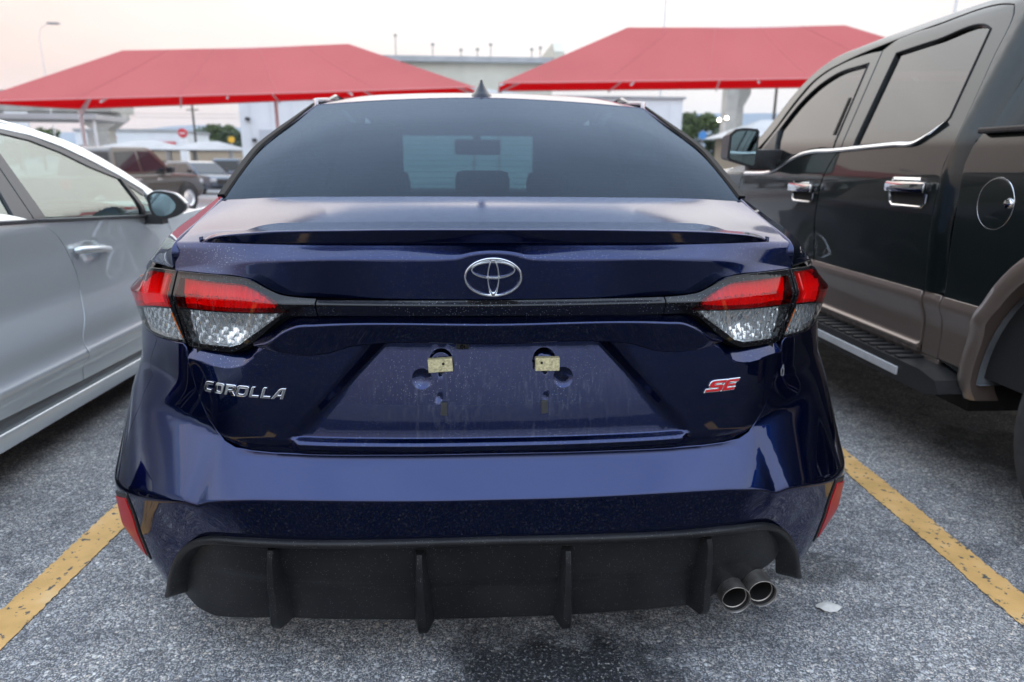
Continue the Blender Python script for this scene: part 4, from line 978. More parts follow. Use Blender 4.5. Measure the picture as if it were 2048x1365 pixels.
# --- rear window, roof, cabin
GL = [[(0, 1.305, 1.3825), (.29, 1.305, 1.374), (.50, 1.295, 1.3595), (.582, 1.29, 1.3520)], [(0, .90, 1.242), (.35, .90, 1.236), (.58, .885, 1.219), (.672, .87, 1.200)], [(0, .488, 1.0735), (.35, .493, 1.0715), (.54, .50, 1.0685), (.668, .49, 1.064)]]
grid_patch('rear_window', Loft(GL, [0, .5, 0]), np.linspace(-1, 1, 80), np.linspace(0, 2, 60), 'rear_glass', car)
glS = Loft(GL, [0, .5, 0]); mb = MB()
for v in np.linspace(.16, 1.9, 20):
    u = np.linspace(-.93, .93, 40); P = glS(np.column_stack([u, 0*u+v])); P[:, 2] -= .004; P[:, 1] += .002
    mb.grid([P, P+np.array([0, .0012, .0006])])
mb.build('defroster_wires', 'defroster', car)
RF = [[(0, 3.15, 1.345), (.35, 3.12, 1.34), (.56, 3.05, 1.32)], [(0, 2.7, 1.43), (.35, 2.7, 1.425), (.57, 2.7, 1.395)], [(0, 2.1, 1.454), (.35, 2.1, 1.449), (.58, 2.1, 1.415)], [(0, 1.65, 1.438), (.3, 1.65, 1.432), (.5, 1.6, 1.412), (.59, 1.6, 1.390)], [(0, 1.31, 1.3855), (.29, 1.31, 1.377), (.50, 1.30, 1.3625), (.592, 1.30, 1.3545)]]
grid_patch('roof', Loft(RF, [0, .25, .25, .25, 0]), np.linspace(-1, 1, 60), np.linspace(0, 4, 80), 'blue_clean', car, edge=.012)
for sg in (-1, 1):
    mb = MB(); mb.tube(np.array([(sg*.590, 1.31, 1.350), (sg*.607, 1.38, 1.374), (sg*.612, 1.6, 1.392), (sg*.612, 2.1, 1.418), (sg*.60, 2.7, 1.40), (sg*.585, 3.05, 1.33), (sg*.69, 3.75, .97)]), [.006, .010, .013, .014, .014, .02, .03], 10); mb.build('roof_rail', 'blue_clean', car, True)
# shark-fin aerial
G = []
for t in np.linspace(0, 1, 14):
    z = 1.397+.060*t; yb = 1.352+.060*t**.8; yf = 1.50-.075*t**1.3; w = .040*(1-t)**1.35+.0045; row = []
    for k in range(16):
        a = 2*PI*k/16; row.append((w*math.sin(a)*(1 if abs(math.sin(a)) < 2 else 1), (yb+yf)/2-(yf-yb)/2*math.cos(a), z-(.006 if t == 0 else 0)))
    G.append(row)
mb = MB(); mb.grid(G, True); mb.F.append(list(range(mb.n-16, mb.n))); mb.build('shark_fin_antenna', 'fin', car, True)
WS = [[(0, 3.13, 1.335), (.35, 3.1, 1.33), (.55, 3.04, 1.312)], [(0, 3.95, .97), (.4, 3.9, .965), (.68, 3.72, .955)]]
grid_patch('windscreen', Loft(WS, [0, 0]), np.linspace(-1, 1, 24), np.linspace(0, 1, 12), 'wind_glass', car, flip=True)
HD = [[(0, 3.97, .96), (.4, 3.92, .955), (.72, 3.75, .95)], [(0, 4.3, .90), (.4, 4.28, .895), (.76, 4.1, .87)], [(0, 4.58, .74), (.4, 4.52, .74), (.72, 4.35, .74)], [(0, 4.63, .5), (.45, 4.56, .5), (.80, 4.38, .5)], [(0, 4.6, .2), (.45, 4.52, .2), (.78, 4.3, .2)]]
grid_patch('bonnet', Loft(HD, [0, .1, .05, .1, 0]), np.linspace(-1, 1, 30), np.linspace(0, 4, 40), 'blue_clean', car, flip=True)
mb = MB(); mb.box((-.62, .52, .70), (.62, 1.25, 1.055)); mb.build('parcel_shelf', 'interior', car)
mb = MB(); mb.box((-.72, .16, .25), (.72, 4.2, .45)); mb.box((-.62, .12, .45), (.62, .62, .78)); mb.build('floor_pan', 'gap', car)
mb = MB(); mb.box((-.60, 3.25, .45), (.60, 3.7, .985), .05); mb.build('dashboard', 'interior', car, True)
mb = MB(); mb.prism([(1.30, 1.345), (2.1, 1.425), (2.9, 1.375), (3.0, 1.315), (2.9, 1.335), (2.1, 1.40), (1.4, 1.345)], -.57, .57); mb.build('headliner', 'interior', car)
for x0, x1 in ((-.76, -.385), (.275, .76)):
    mb = MB(); mb.box((x0+(0 if x0 < 0 else -.03), 2.2, .5), (x1+(.03 if x0 < 0 else 0), 2.42, 1.12), .06); mb.box((x0, 2.24, 1.05), (x1, 2.38, 1.345), .05); mb.build('front_seat', 'seat_cloth', car, True)
mb = MB(); mb.box((-.60, 1.22, .5), (.60, 1.42, 1.05), .06)
for sx in (-.40, 0, .40): mb.box((sx-.10, 1.26, 1.02), (sx+.10, 1.36, 1.118+(0 if sx else .012)), .03)
mb.build('rear_seat', 'seat_cloth', car, True)
mb = MB(); mb.box((-.14, 3.0, 1.205), (.14, 3.04, 1.295), .02); mb.tube([(0, 3.04, 1.27), (0, 3.12, 1.34)], .02, 8); mb.build('rear_view_mirror', 'interior', car, True)
for sg in (-1, 1):
    mb = MB(); mb.prism([(1.30, .96), (3.75, .9), (3.75, .45), (1.30, .45)], sg*.74, sg*.78); mb.build('door_lining', 'interior', car)
# ------------------------------------------------------------------ two-tone pickup on the right
trk = thing('pickup_truck', 'black and tan two tone crew cab pickup with chrome door handles and side step', 'pickup truck', (2.7, 2.2, 0)); CEN[trk.name] = np.array([2.65, 2.0, .9])
XTZ = [.1, .3, .42, .55, .60, .66, .70, .9, 1.1, 1.25, 1.72, 1.8]; XTX = [1.80, 1.76, 1.70, 1.70, 1.695, 1.668, 1.682, 1.665, 1.662, 1.685, 1.885, 1.96]
def tx(z, r=.02): return np.mean([np.interp(z+k*r, XTZ, XTX) for k in np.linspace(-1, 1, 7)], 0)
def tside(off=0., fn=None):
    def S(P):
        P = np.asarray(P, float); y, z = P[:, 0], P[:, 1]; x = tx(z)-off
        if fn is not None: x = x+fn(y, z)
        return np.column_stack([x, y, z])
    return S
def tp(name, poly, m, parent, off=0., step=.03, **k): return patch(name, tside(off, k.pop('fn', None)), poly, m, parent, step, flip=False, **k)
TS = [(.035, 0)]
D_REAR = [(2.040, .700), (2.045, .93), (2.026, 1.054), (1.998, 1.126), (1.933, 1.218), (1.910, 1.242), (1.985, 1.672), (1.93, 1.697), (1.66, 1.716), (1.30, 1.722), (1.235, 1.708), (1.213, 1.68), (1.187, 1.527), (1.158, 1.351), (1.146, 1.24), (1.168, 1.152), (1.163, 1.101), (1.176, 1.001), (1.174, .889), (1.177, .700)]
D_FRONT = [(2.052, .700), (2.057, .93), (2.038, 1.054), (2.010, 1.126), (1.945, 1.218), (1.922, 1.242), (1.997, 1.668), (2.10, 1.672), (2.34, 1.655), (2.47, 1.628), (2.56, 1.588), (2.63, 1.52), (2.76, 1.34), (2.84, 1.24), (3.02, 1.12), (3.08, .95), (3.05, .70)]
W_REAR = [(1.855, 1.640), (1.60, 1.652), (1.318, 1.656), (1.286, 1.640), (1.240, 1.33), (1.25, 1.312), (1.353, 1.255), (1.688, 1.242), (1.812, 1.238)]
W_FRONT = [(2.06, 1.625), (2.371, 1.602), (2.500, 1.555), (2.615, 1.470), (2.70, 1.355), (2.62, 1.20), (2.53, 1.172), (2.40, 1.205), (2.315, 1.214), (1.985, 1.232)]
rd = tp('rear_door', smooth_poly(D_REAR, 30, .02), 'green', trk, holes=[smooth_poly(W_REAR, 30, .02)], rnd=.004, thick=.03)
tp('window', smooth_poly(W_REAR, 30, .02), 'dark_mirror_glass', rd, -.012, step=.05, thick=0)
fd = tp('front_door', smooth_poly(D_FRONT, 30, .02), 'green', trk, holes=[smooth_poly(W_FRONT, 30, .02)], rnd=.004, thick=.03)
tp('window', smooth_poly(W_FRONT, 30, .02), 'dark_mirror_glass', fd, -.012, step=.05, thick=0)
tp('mirror_sail', [(2.71, 1.35), (2.60, 1.20), (2.53, 1.165), (2.70, 1.15), (2.80, 1.24)], 'trim', fd, .006, thick=.02)
for W, par in ((W_REAR, rd), (W_FRONT, fd)):
    Wp = smooth_poly(W, 30, .03); top = Wp[(Wp[:, 1] > 1.26)]
    P = tside(.0)(Wp); mb = MB(); mb.tube(P, .0045, 6, closed=True); mb.build('window_seal', 'gap', par, True)
# tan lower panels with a bright shoulder and a fold near the sill
def low(y, z): return 0*y
for nm, a, b, par in (('two_tone_panel', 1.181, 2.036, rd), ('two_tone_panel', 2.048, 3.05, fd)):
    tp(nm, [(a, .455), (b, .455), (b, .692), (a, .692)], 'tan', par, .002, step=.02, rnd=.003, feat=[([(a, .66), (b, .66)], (-.03, -.02, -.01, 0, .01, .02), .03), ([(a, .60), (b, .60)], (-.02, -.01, 0, .01, .02), .03)], fn=lambda y, z: -.012*np.exp(-((z-.478)/.012)**2))
tp('rocker_panel', [(1.08, .40), (3.3, .40), (3.3, .447), (1.08, .447)], 'tan', trk, -.01, rnd=.003)
tp('rocker_end', [(1.082, .455), (1.172, .455), (1.172, .692), (1.082, .692)], 'tan', trk, -.006, rnd=.003)
# cab: corner post, roof rail, back wall
CABO = [(1.168, .700), (1.166, 1.001), (1.154, 1.101), (1.160, 1.152), (1.138, 1.24), (1.150, 1.351), (1.178, 1.527), (1.206, 1.69), (1.228, 1.715), (1.30, 1.731), (1.66, 1.726), (1.985, 1.704), (2.34, 1.668), (2.50, 1.636), (2.60, 1.59), (2.68, 1.51), (2.80, 1.33), (2.92, 1.22)]
CABI = [(3.02, 1.24), (2.90, 1.35), (2.74, 1.55), (2.62, 1.64), (2.45, 1.70), (2.2, 1.725), (1.66, 1.755), (1.40, 1.762), (1.12, 1.755), (1.095, 1.70), (1.075, 1.4), (1.085, 1.14), (1.098, 1.0), (1.098, .70)]
tp('cab_frame', smooth_poly(CABO+CABI, 35, .025), 'green', trk, .002, rnd=.004, thick=.03, fn=lambda y, z: .10*np.clip((1.15-y)/.09, 0, 1)**2)
# rounded rear corner and back wall of the cab
rows = []
for y0, dx, dy in ((0, 0, 0), (0, .02, -.035), (0, .07, -.06), (0, .16, -.07), (0, .9, -.085)):
    rows.append([(float(tx(np.array([z]))[0])+.05+dx, 1.095+dy+.05*max(0, z-1.2), z) for z in (.70, .95, 1.2, 1.45, 1.72)])
grid_patch('cab_back', Loft(rows, [0, .03, .04, .05, 0], False, [np.linspace(0, 1, 5)]*5), np.linspace(0, 1, 30), vsamples(5, 5, 4), 'green', trk, flip=True)
def backw(P): return np.column_stack([P[:, 0], 1.006+.05*np.maximum(0, P[:, 1]-1.2), P[:, 1]])
patch('back_window', backw, [(2.02, 1.27), (2.05, 1.60), (3.3, 1.60), (3.35, 1.27)], 'side_glass', trk, .08, flip=True, thick=.006)
RFT = [[(1.92, 1.07, 1.745), (2.4, 1.05, 1.80), (3.0, 1.05, 1.80), (3.45, 1.07, 1.745)], [(1.925, 1.6, 1.752), (2.4, 1.6, 1.82), (3.0, 1.6, 1.82), (3.45, 1.6, 1.752)], [(1.90, 2.3, 1.715), (2.4, 2.35, 1.79), (3.0, 2.35, 1.79), (3.47, 2.3, 1.715)], [(1.86, 2.62, 1.63), (2.4, 2.75, 1.70), (3.0, 2.75, 1.70), (3.5, 2.62, 1.63)]]
grid_patch('roof', Loft(RFT, [0, .2, .2, 0], False), np.linspace(0, 1, 24), np.linspace(0, 3, 30), 'green', trk, flip=True, edge=.02)
patch('windscreen', lambda P: np.column_stack([P[:, 0], 2.66+(1.64-P[:, 1])*1.05-.08*((P[:, 0]-2.7)/.9)**2, P[:, 1]]), [(1.88, 1.62), (3.5, 1.62), (3.62, 1.16), (1.76, 1.16)], 'side_glass', trk, .08, thick=.006)
# chrome belt strip
CH = np.array([(1.240, 1.312), (1.29, 1.278), (1.352, 1.247), (1.50, 1.241), (1.686, 1.235), (1.96, 1.225), (2.204, 1.220), (2.30, 1.208), (2.399, 1.180), (2.51, 1.142), (2.62, 1.118), (2.80, 1.108), (2.98, 1.106)])
tq = np.concatenate([[0], np.cumsum(np.hypot(*np.diff(CH, axis=0).T))]); Q = spl(tq, CH, np.linspace(0, tq[-1], 90))
tn = np.gradient(Q, axis=0); tn /= np.linalg.norm(tn, axis=1, keepdims=True); nn = np.stack([-tn[:, 1], tn[:, 0]], 1)
G = []
for i, q in enumerate(Q):
    w = .0085*min(1, .25+i/8); row = []
    for a, h in ((-1.15, .0), (-1, .010), (-.3, .015), (.3, .015), (1, .010), (1.15, .0)):
        p = q+nn[i]*w*a; row.append((float(tx(np.array([p[1]]))[0])-h, p[0], p[1]))
    G.append(row)
mb = MB(); mb.grid(G); mb.build('chrome_strip', 'satin', trk, True)
# cargo bed side with wheel arch, rail cap, flare
ARC_Y, ARC_Z, ARC_R = .34, .42, .545
arc = [(ARC_Y+ARC_R*math.cos(a), ARC_Z+ARC_R*math.sin(a)) for a in np.linspace(.02, PI-.02, 30)]
BED = [(1.065, .46), (1.060, .695), (1.048, .90), (1.046, 1.076), (1.056, 1.162), (1.044, 1.217), (1.018, 1.262), (-.62, 1.262), (-.66, .9), (-.64, .5), (-.22, .44)]+arc[::-1]+[(.89, .43)]
tp('bed_side', BED, 'green', trk, 0., step=.035, rnd=.006, thick=.03)
tp('two_tone_panel', [(1.060, .462), (1.057, .692), (.86, .692), (.905, .46)], 'tan', trk, .004, step=.02, rnd=.003)
mb = MB(); mb.box((1.662, -.62, 1.262), (1.76, 1.012, 1.282), .006); mb.build('bed_rail_cap', 'trim', trk)
mb = MB(); mb.box((1.72, -.6, .45), (3.6, 1.03, 1.22)); mb.build('bed_tub', 'gap', trk)
G = []
for a in np.linspace(-.12, PI+.12, 48):
    c, s = math.cos(a), math.sin(a); row = []
    for r, x in ((.588, .0), (.592, -.012), (.584, -.024), (.56, -.032), (.532, -.031), (.520, -.022), (.515, .06)):
        y, z = ARC_Y+r*c, ARC_Z+r*s*(1 if s > 0 else .9); row.append((float(tx(np.array([max(z, .3)]))[0])+x, y, z))
    G.append(row)
mb = MB(); mb.grid(G); mb.build('wheel_arch_flare', 'tan', trk, True)
G = [[(1.675+x, ARC_Y+r*math.cos(a), max(.425, ARC_Z+r*math.sin(a))) for r, x in ((.512, .02), (.515, .1), (.51, .42), (.02, .43))] for a in np.linspace(-.25, PI+.25, 40)]
mb = MB(); mb.grid(G); mb.build('wheel_well_liner', 'mud_liner', trk, True)
# rear wheel
mb = MB(); prof = [(.20, .03), (.245, .0), (.29, -.012), (.335, -.014), (.37, .002), (.388, .03), (.394, .06), (.394, .24), (.37, .28)]
mb.lathe(prof, (1.668, .262, .392), 'x', 56)
tyre = mb.build('wheel', 'rubber', trk, True)
mb = MB()
for k in range(56):
    a = 2*PI*k/56
    for x0, x1, sh in ((.045, .10, 0), (.115, .19, .5), (.205, .26, 0)):
        aa = a+sh*2*PI/56; c, s = math.cos(aa), math.sin(aa); t = .014
        V = [(1.668+x, .262+r*c-d*s, .392+r*s+d*c) for x in (x0, x1) for r in (.388, .401) for d in (-t, t)]
        mb.add(V, [[0, 1, 3, 2], [4, 6, 7, 5], [0, 4, 5, 1], [2, 3, 7, 6], [0, 2, 6, 4], [1, 5, 7, 3]])
mb.build('tread', 'rubber', tyre, kind='stuff')
mb = MB(); alloy(mb, (1.676, .262, .392), .25, -1., 6); mb.build('rim', 'satin', tyre, True)
mb = MB(); mb.lathe([(0, .07), (.24, .06)], (1.676, .262, .392), 'x', 30); mb.build('dark_backing_disc', 'gap', tyre)  # dark backing added to stand for shade between the spokes
mb = MB(); mb.lathe([(.20, .03), (.29, -.01), (.37, .0), (.394, .06), (.394, .24), (0, .25)], (1.70, 3.95, .392), 'x', 40); w2 = mb.build('wheel', 'rubber', trk, True)
mb = MB(); alloy(mb, (1.71, 3.95, .392), .25, -1., 6); mb.build('rim', 'satin', w2, True)
mb = MB(); mb.lathe([(0, .07), (.24, .06)], (1.71, 3.95, .392), 'x', 30); mb.build('dark_backing_disc', 'gap', w2)  # same added dark backing for the front wheel's shade
# front wing, bonnet, underside
tp('front_wing', [(3.07, .70), (3.10, .95), (3.04, 1.10), (4.85, 1.06), (4.95, .75), (4.55, .45), (4.4, .72), (4.1, .93), (3.8, .93), (3.5, .72), (3.4, .45), (3.07, .45)], 'green', trk, 0, step=.05, rnd=.005)
BNT = [[(1.73, 3.05, 1.11), (2.2, 3.1, 1.17), (3.2, 3.1, 1.17), (3.65, 3.05, 1.11)], [(1.73, 4.0, 1.09), (2.2, 4.05, 1.17), (3.2, 4.05, 1.17), (3.65, 4.0, 1.09)], [(1.76, 4.8, 1.05), (2.2, 4.95, 1.10), (3.2, 4.95, 1.10), (3.62, 4.8, 1.05)], [(1.76, 4.9, .5), (2.2, 5.05, .5), (3.2, 5.05, .5), (3.62, 4.9, .5)]]
grid_patch('bonnet', Loft(BNT, [0, .1, .05, 0], False), np.linspace(0, 1, 24), np.linspace(0, 3, 30), 'green', trk, flip=True)
mb = MB(); mb.box((1.80, 1.0, .27), (3.5, 4.7, .72)); mb.box((2.0, -.6, .32), (3.2, 1.0, .6)); mb.build('chassis', 'gap', trk)
mb = MB(); mb.box((1.90, 1.05, .72), (3.48, 3.1, 1.18)); mb.box((1.95, 1.15, 1.1), (2.5, 1.4, 1.5), .06); mb.box((1.98, 2.1, 1.1), (2.5, 2.3, 1.52), .06); mb.build('cabin_interior', 'interior', trk)
# side step with ribbed tread
st = MB(); st.prism([(.90, .375), (.93, .415), (1.02, .432), (3.1, .432), (3.1, .35), (1.06, .35), (.96, .352)], 1.60, 1.76)
so = st.build('side_step', 'trim', trk)
mb = MB(); mb.box((1.592, 1.14, .372), (1.602, 3.05, .404), .003); mb.build('silver_strip', 'aluminium', so)
for k in range(22):
    y = 1.16+k*.062; mb = MB(); mb.box((1.61, y, .428), (1.735, y+.032, .441), .003); mb.build('tread_rib', 'trim', so)
for y in (1.3, 2.4): mb = MB(); mb.box((1.70, y, .36), (1.9, y+.08, .41)); mb.build('step_bracket', 'gap', so)
# door handles: cup, bar, bezel frame
def handle(y0, y1, z0, z1, parent):
    x = float(tx(np.array([(z0+z1)/2]))[0]); zc = (z0+z1)/2
    mb = MB(); mb.box((x-.002, y0+.02, z0+.008), (x+.001, y1-.02, z1-.008), .001); c = mb.build('handle_cup', 'gap', parent)
    h = MB(); h.box((x-.040, y0-.012, zc+.000), (x-.012, y1-.006, zc+.042), .011); hh = h.build('door_handle', 'chrome', parent, True)
    mb = MB(); r = .014; pts = [(x-.006, y, z) for y, z in ((y0+.01, zc-.004), (y0+.012, z0+.016), (y0+.03, z0), (y1-.03, z0), (y1-.010, z0+.016), (y1, zc), (y1, z1-.02), (y1-.02, z1), (y0+.05, z1))]
    mb.tube(pts, .0065, 8); mb.build('handle_frame', 'chrome', hh, True)
    for y in (y0+.004, y1-.03): mb = MB(); mb.box((x-.022, y, zc+.004), (x+.0, y+.024, zc+.038), .004); mb.build('handle_end', 'chrome', hh)
handle(1.205, 1.445, 1.005, 1.108, rd); handle(2.075, 2.31, .978, 1.072, fd)
# fuel door with ring and cap
fy, fz = .873, 1.038; a = np.linspace(0, 2*PI, 49)[:-1]
f = tp('fuel_door', np.column_stack([fy+.076*np.cos(a), fz+.080*np.sin(a)]), 'green', trk, .0015, step=.03, rnd=.003, thick=.006)
P = tside(-.0005)(np.column_stack([fy+.0795*np.cos(a), fz+.0835*np.sin(a)])); mb = MB(); mb.tube(P, .0015, 6, closed=True); mb.build('fuel_door_ring', 'satin', f, True)
x = float(tx(np.array([fz]))[0]); mb = MB(); mb.lathe([(0, -.012), (.014, -.010), (.018, -.002), (.018, .0)], (x, fy-.062, fz+.004), 'x', 20); mb.build('fuel_door_latch', 'chrome', f, True)
# wing mirror
MX = [(1.372, 1.318), (1.402, 1.344), (1.44, 1.350), (1.525, 1.346), (1.536, 1.334), (1.534, 1.150), (1.522, 1.136), (1.378, 1.176), (1.366, 1.192)]
def mirror(pts, y0, y1, m, parent, name, k=1.):
    mb = MB(); c = np.mean(pts, 0); A = [(p[0], y0, p[1]) for p in pts]; B = [((p[0]-c[0])*k+c[0], y1, (p[1]-c[1])*k+c[1]) for p in pts]; n = len(pts)
    mb.add(A+B, [list(range(n)), list(range(n, 2*n))[::-1]]+[[i, n+i, n+(i+1) % n, (i+1) % n] for i in range(n)])
    o = mb.build(name, m, parent, False); return o
MXs = smooth_poly(MX, 20, .012)
mh = mirror(MXs, 2.52, 2.66, 'trim', trk, 'wing_mirror', .86)
ctr = np.mean(MXs, 0); mirror(ctr+(MXs-ctr)*.86, 2.516, 2.53, 'mirror', mh, 'mirror_glass', .98)
mb = MB(); mb.box((1.515, 2.56, 1.128), (1.70, 2.64, 1.240), .012); mb.build('mirror_arm', 'trim', mh, True)
tp('pillar_keypad', [(2.025, 1.30), (2.045, 1.30), (2.075, 1.47), (2.058, 1.47)], 'gloss_trim', fd, .004, thick=.006)
# ------------------------------------------------------------------ silver saloon on the left
sv = thing('sedan_car', 'silver four door sedan on the left seen along its side doors and wing mirror', 'car', (-2.5, 2.2, 0)); CEN[sv.name] = np.array([-2.55, 1.6, .75])
XSZ = [.1, .2, .26, .30, .36, .5, .62, .80, .93, 1.26, 1.34]; XSX = [1.72, 1.69, 1.70, 1.672, 1.655, 1.660, 1.690, 1.685, 1.665, 1.85, 1.96]
def sx_(z, r=.025): return np.mean([np.interp(z+k*r, XSZ, XSX) for k in np.linspace(-1, 1, 7)], 0)
CR = lambda y, z: -.018*np.exp(-((z-(.375-.0*(y-1)))/.030)**2)*1.0+.012*np.exp(-((z-.315)/.03)**2)
def sside(off=0., fn=None):
    def S(P):
        P = np.asarray(P, float); y, z = P[:, 0], P[:, 1]; x = sx_(z)-off
        if fn is not None: x = x+fn(y, z)
        return np.column_stack([-x, y, z])
    return S
def sp(name, poly, m, parent, off=0., step=.03, **k): return patch(name, sside(off, k.pop('fn', None)), poly, m, parent, step, **k)
BOWL = lambda y, z: 0.013*np.clip(1-np.hypot((y-1.752)/.085, (z-.781)/.052)**2, 0, 1)**1.5
SEAMS = [(1.392, .930), (1.519, .865), (1.597, .771), (1.637, .656), (1.612, .553), (1.545, .43), (1.555, .318), (1.575, .256)]
g = .004
FD = [(a+g, b) for a, b in SEAMS]+[(2.60, .232), (2.66, .45), (2.62, .70), (2.52, .868), (2.40, .878), (1.40, .930)]
RD = [(a-g, b) for a, b in SEAMS][::-1]+[(.60, .962), (.42, .80), (.60, .60), (.78, .40), (.86, .285)]
d1 = sp('front_door', smooth_poly(FD, 40, .02), 'silver', sv, fn=lambda y, z: CR(y, z)+BOWL(y, z), step=.022, rnd=.0014, thick=.02)
d2 = sp('rear_door', smooth_poly(RD, 40, .02), 'silver', sv, fn=CR, step=.025, rnd=.0014, thick=.02)
sp('front_wing', smooth_poly([(2.61, .232), (2.67, .45), (2.63, .70), (2.53, .862), (2.70, .868), (3.9, .80), (4.3, .62), (4.36, .42), (4.0, .28), (3.945, .30), (3.93, .43), (3.84, .575), (3.68, .655), (3.48, .655), (3.32, .575), (3.23, .43), (3.215, .25), (3.05, .22)], 40, .03), 'silver', sv, fn=CR, step=.04)
sp('quarter_panel', [(.58, .965), (.41, .80), (.59, .60), (.77, .40), (.85, .285), (.365, .25), (.355, .42), (.26, .575), (.1, .655), (-.1, .655), (-.26, .575), (-.355, .42), (-.365, .28), (-.9, .35), (-.95, .8), (-.9, .99), (.2, .985)], 'silver', sv, fn=CR, step=.05)
sp('sill_moulding', [(.80, .178), (3.02, .135), (3.02, .192), (.80, .232)], 'silver', sv, .022, step=.03, rnd=.008, thick=.05)
sp('sill_panel', [(.85, .225), (3.0, .19), (3.0, .226), (.85, .278)], 'sill_grey', sv, -.012, step=.04, thick=.02)
# belt moulding, windows, pillars
for a, b, par in (((.55, .972), (1.386, .936), d2), ((1.394, .936), (2.37, .884), d1)):
    mb = MB(); L = []
    for t in np.linspace(0, 1, 20):
        y, z = a[0]+(b[0]-a[0])*t, a[1]+(b[1]-a[1])*t; x = float(sx_(np.array([z]))[0]); L.append([(-x+.002, y, z-.007), (-x+.009, y, z-.004), (-x+.009, y, z+.006), (-x-.006, y, z+.009)])
    mb.grid(L); mb.build('belt_moulding', 'satin_grey', par, True)
GT = [(1.10, 1.278), (1.40, 1.272), (1.563, 1.258), (1.721, 1.234), (1.879, 1.190), (2.039, 1.126), (2.222, 1.070)]
W1 = [(1.462, .946), (1.470, 1.265)]+GT[2:]+[(2.246, .899)]
W2 = [(.62, .985), (1.288, .954), (1.345, 1.10), (1.372, 1.268), (1.10, 1.276), (.80, 1.20)]
W3 = [(2.256, 1.050), (2.350, .985), (2.335, .896), (2.285, .897)]
sp('window', W1, 'pale_glass', d1, -.012, step=.05, thick=0); sp('window', W2, 'pale_glass', d2, -.012, step=.05, thick=0); sp('quarter_light', W3, 'pale_glass', d1, -.010, step=.05, thick=0)
sp('door_pillar', [(1.392, .940), (1.462, .940), (1.472, 1.27), (1.425, 1.275)], 'satin_grey', d1, -.002, thick=.02); sp('door_pillar', [(1.29, .945), (1.384, .940), (1.416, 1.275), (1.374, 1.275)], 'satin_grey', d2, -.002, thick=.02)
sp('window_divider', [(2.248, .894), (2.278, .893), (2.256, 1.055), (2.226, 1.075)], 'trim', d1, -.002, thick=.02)
RAIL_O = [(.75, 1.25), (1.1, 1.318), (1.45, 1.326), (1.684, 1.314), (1.77, 1.297), (1.853, 1.275), (1.95, 1.249), (2.068, 1.214), (2.181, 1.167), (2.302, 1.106), (2.41, 1.039), (2.50, .985), (2.62, .90)]
RAIL_I = [(2.50, .895), (2.386, .994), (2.377, 1.017), (2.233, 1.094), (2.083, 1.158), (1.915, 1.219), (1.753, 1.262), (1.606, 1.281), (1.4, 1.296), (1.1, 1.296), (.78, 1.22)]
sp('roof_rail', RAIL_O+RAIL_I, 'silver', sv, .0, step=.02, rnd=.006, thick=.03)
TR_I = [(2.34, .99), (2.222, 1.074), (2.039, 1.130), (1.879, 1.194), (1.721, 1.238), (1.563, 1.262), (1.40, 1.276), (1.1, 1.280), (.80, 1.205)]
sp('window_trim', [(a, b-.003) for a, b in RAIL_I[1:][::-1]]+TR_I[::1], 'satin_grey', sv, -.006, step=.02, rnd=.003, thick=.02)
RS = [[(-1.93, .75, 1.30), (-2.3, .7, 1.37), (-2.8, .7, 1.37), (-3.2, .75, 1.30)], [(-1.925, 1.3, 1.328), (-2.3, 1.3, 1.415), (-2.8, 1.3, 1.415), (-3.2, 1.3, 1.328)], [(-1.90, 1.75, 1.300), (-2.3, 1.8, 1.40), (-2.8, 1.8, 1.40), (-3.2, 1.75, 1.30)], [(-1.84, 2.0, 1.232), (-2.3, 2.15, 1.31), (-2.8, 2.15, 1.31), (-3.25, 2.0, 1.23)]]
grid_patch('roof', Loft(RS, [0, .2, .2, 0], False), np.linspace(0, 1, 24), np.linspace(0, 3, 30), 'silver', sv, edge=.02)
WSS = [[(-1.85, 2.0, 1.225), (-2.3, 2.16, 1.305), (-2.8, 2.16, 1.305), (-3.25, 2.0, 1.225)], [(-1.72, 2.75, .87), (-2.3, 2.95, .90), (-2.8, 2.95, .90), (-3.35, 2.75, .87)]]
grid_patch('windscreen', Loft(WSS, [0, 0], False), np.linspace(0, 1, 20), np.linspace(0, 1, 10), 'pale_glass', sv)
BN = [[(-1.69, 2.6, .868), (-2.3, 2.9, .93), (-2.8, 2.9, .93), (-3.38, 2.6, .868)], [(-1.69, 3.4, .83), (-2.3, 3.5, .90), (-2.8, 3.5, .90), (-3.38, 3.4, .83)], [(-1.74, 4.1, .70), (-2.3, 4.3, .74), (-2.8, 4.3, .74), (-3.33, 4.1, .70)], [(-1.80, 4.25, .3), (-2.3, 4.5, .3), (-2.8, 4.5, .3), (-3.3, 4.25, .3)]]
grid_patch('bonnet', Loft(BN, [0, .1, .08, 0], False), np.linspace(0, 1, 24), np.linspace(0, 3, 40), 'silver', sv)
mb = MB(); mb.box((-3.32, -.8, .17), (-1.74, 4.1, .60)); mb.box((-3.3, .3, .60), (-1.80, 2.7, .86)); mb.build('floor_pan', 'gap', sv)
mb = MB()
for y in (1.1, 2.0-.3):
    for x in (-2.15, -2.9): mb.box((x-.22, y-.1, .8), (x+.22, y+.06, 1.08), .05); mb.box((x-.12, y-.06, 1.07), (x+.12, y+.02, 1.22), .03)
mb.build('seats', 'seat_cloth', sv, True)
mb = MB(); mb.prism([(.2, .95), (.9, 1.28), (1.3, 1.32), (.75, .9)], -3.2, -1.95); mb.build('rear_shelf', 'interior', sv)
patch('far_window', lambda P: np.column_stack([-3.40+.5*(P[:, 1]-.9), P[:, 0], P[:, 1]]), [(.5, .95), (2.5, .9), (1.9, 1.25), (.9, 1.27)], 'pale_glass', sv, .1, thick=.01)
mb = MB(); mb.prism([(-.95, .3), (4.2, .3), (4.2, .7), (2.6, .88), (-.95, .98)], -3.42, -3.36); mb.build('far_side', 'silver', sv)
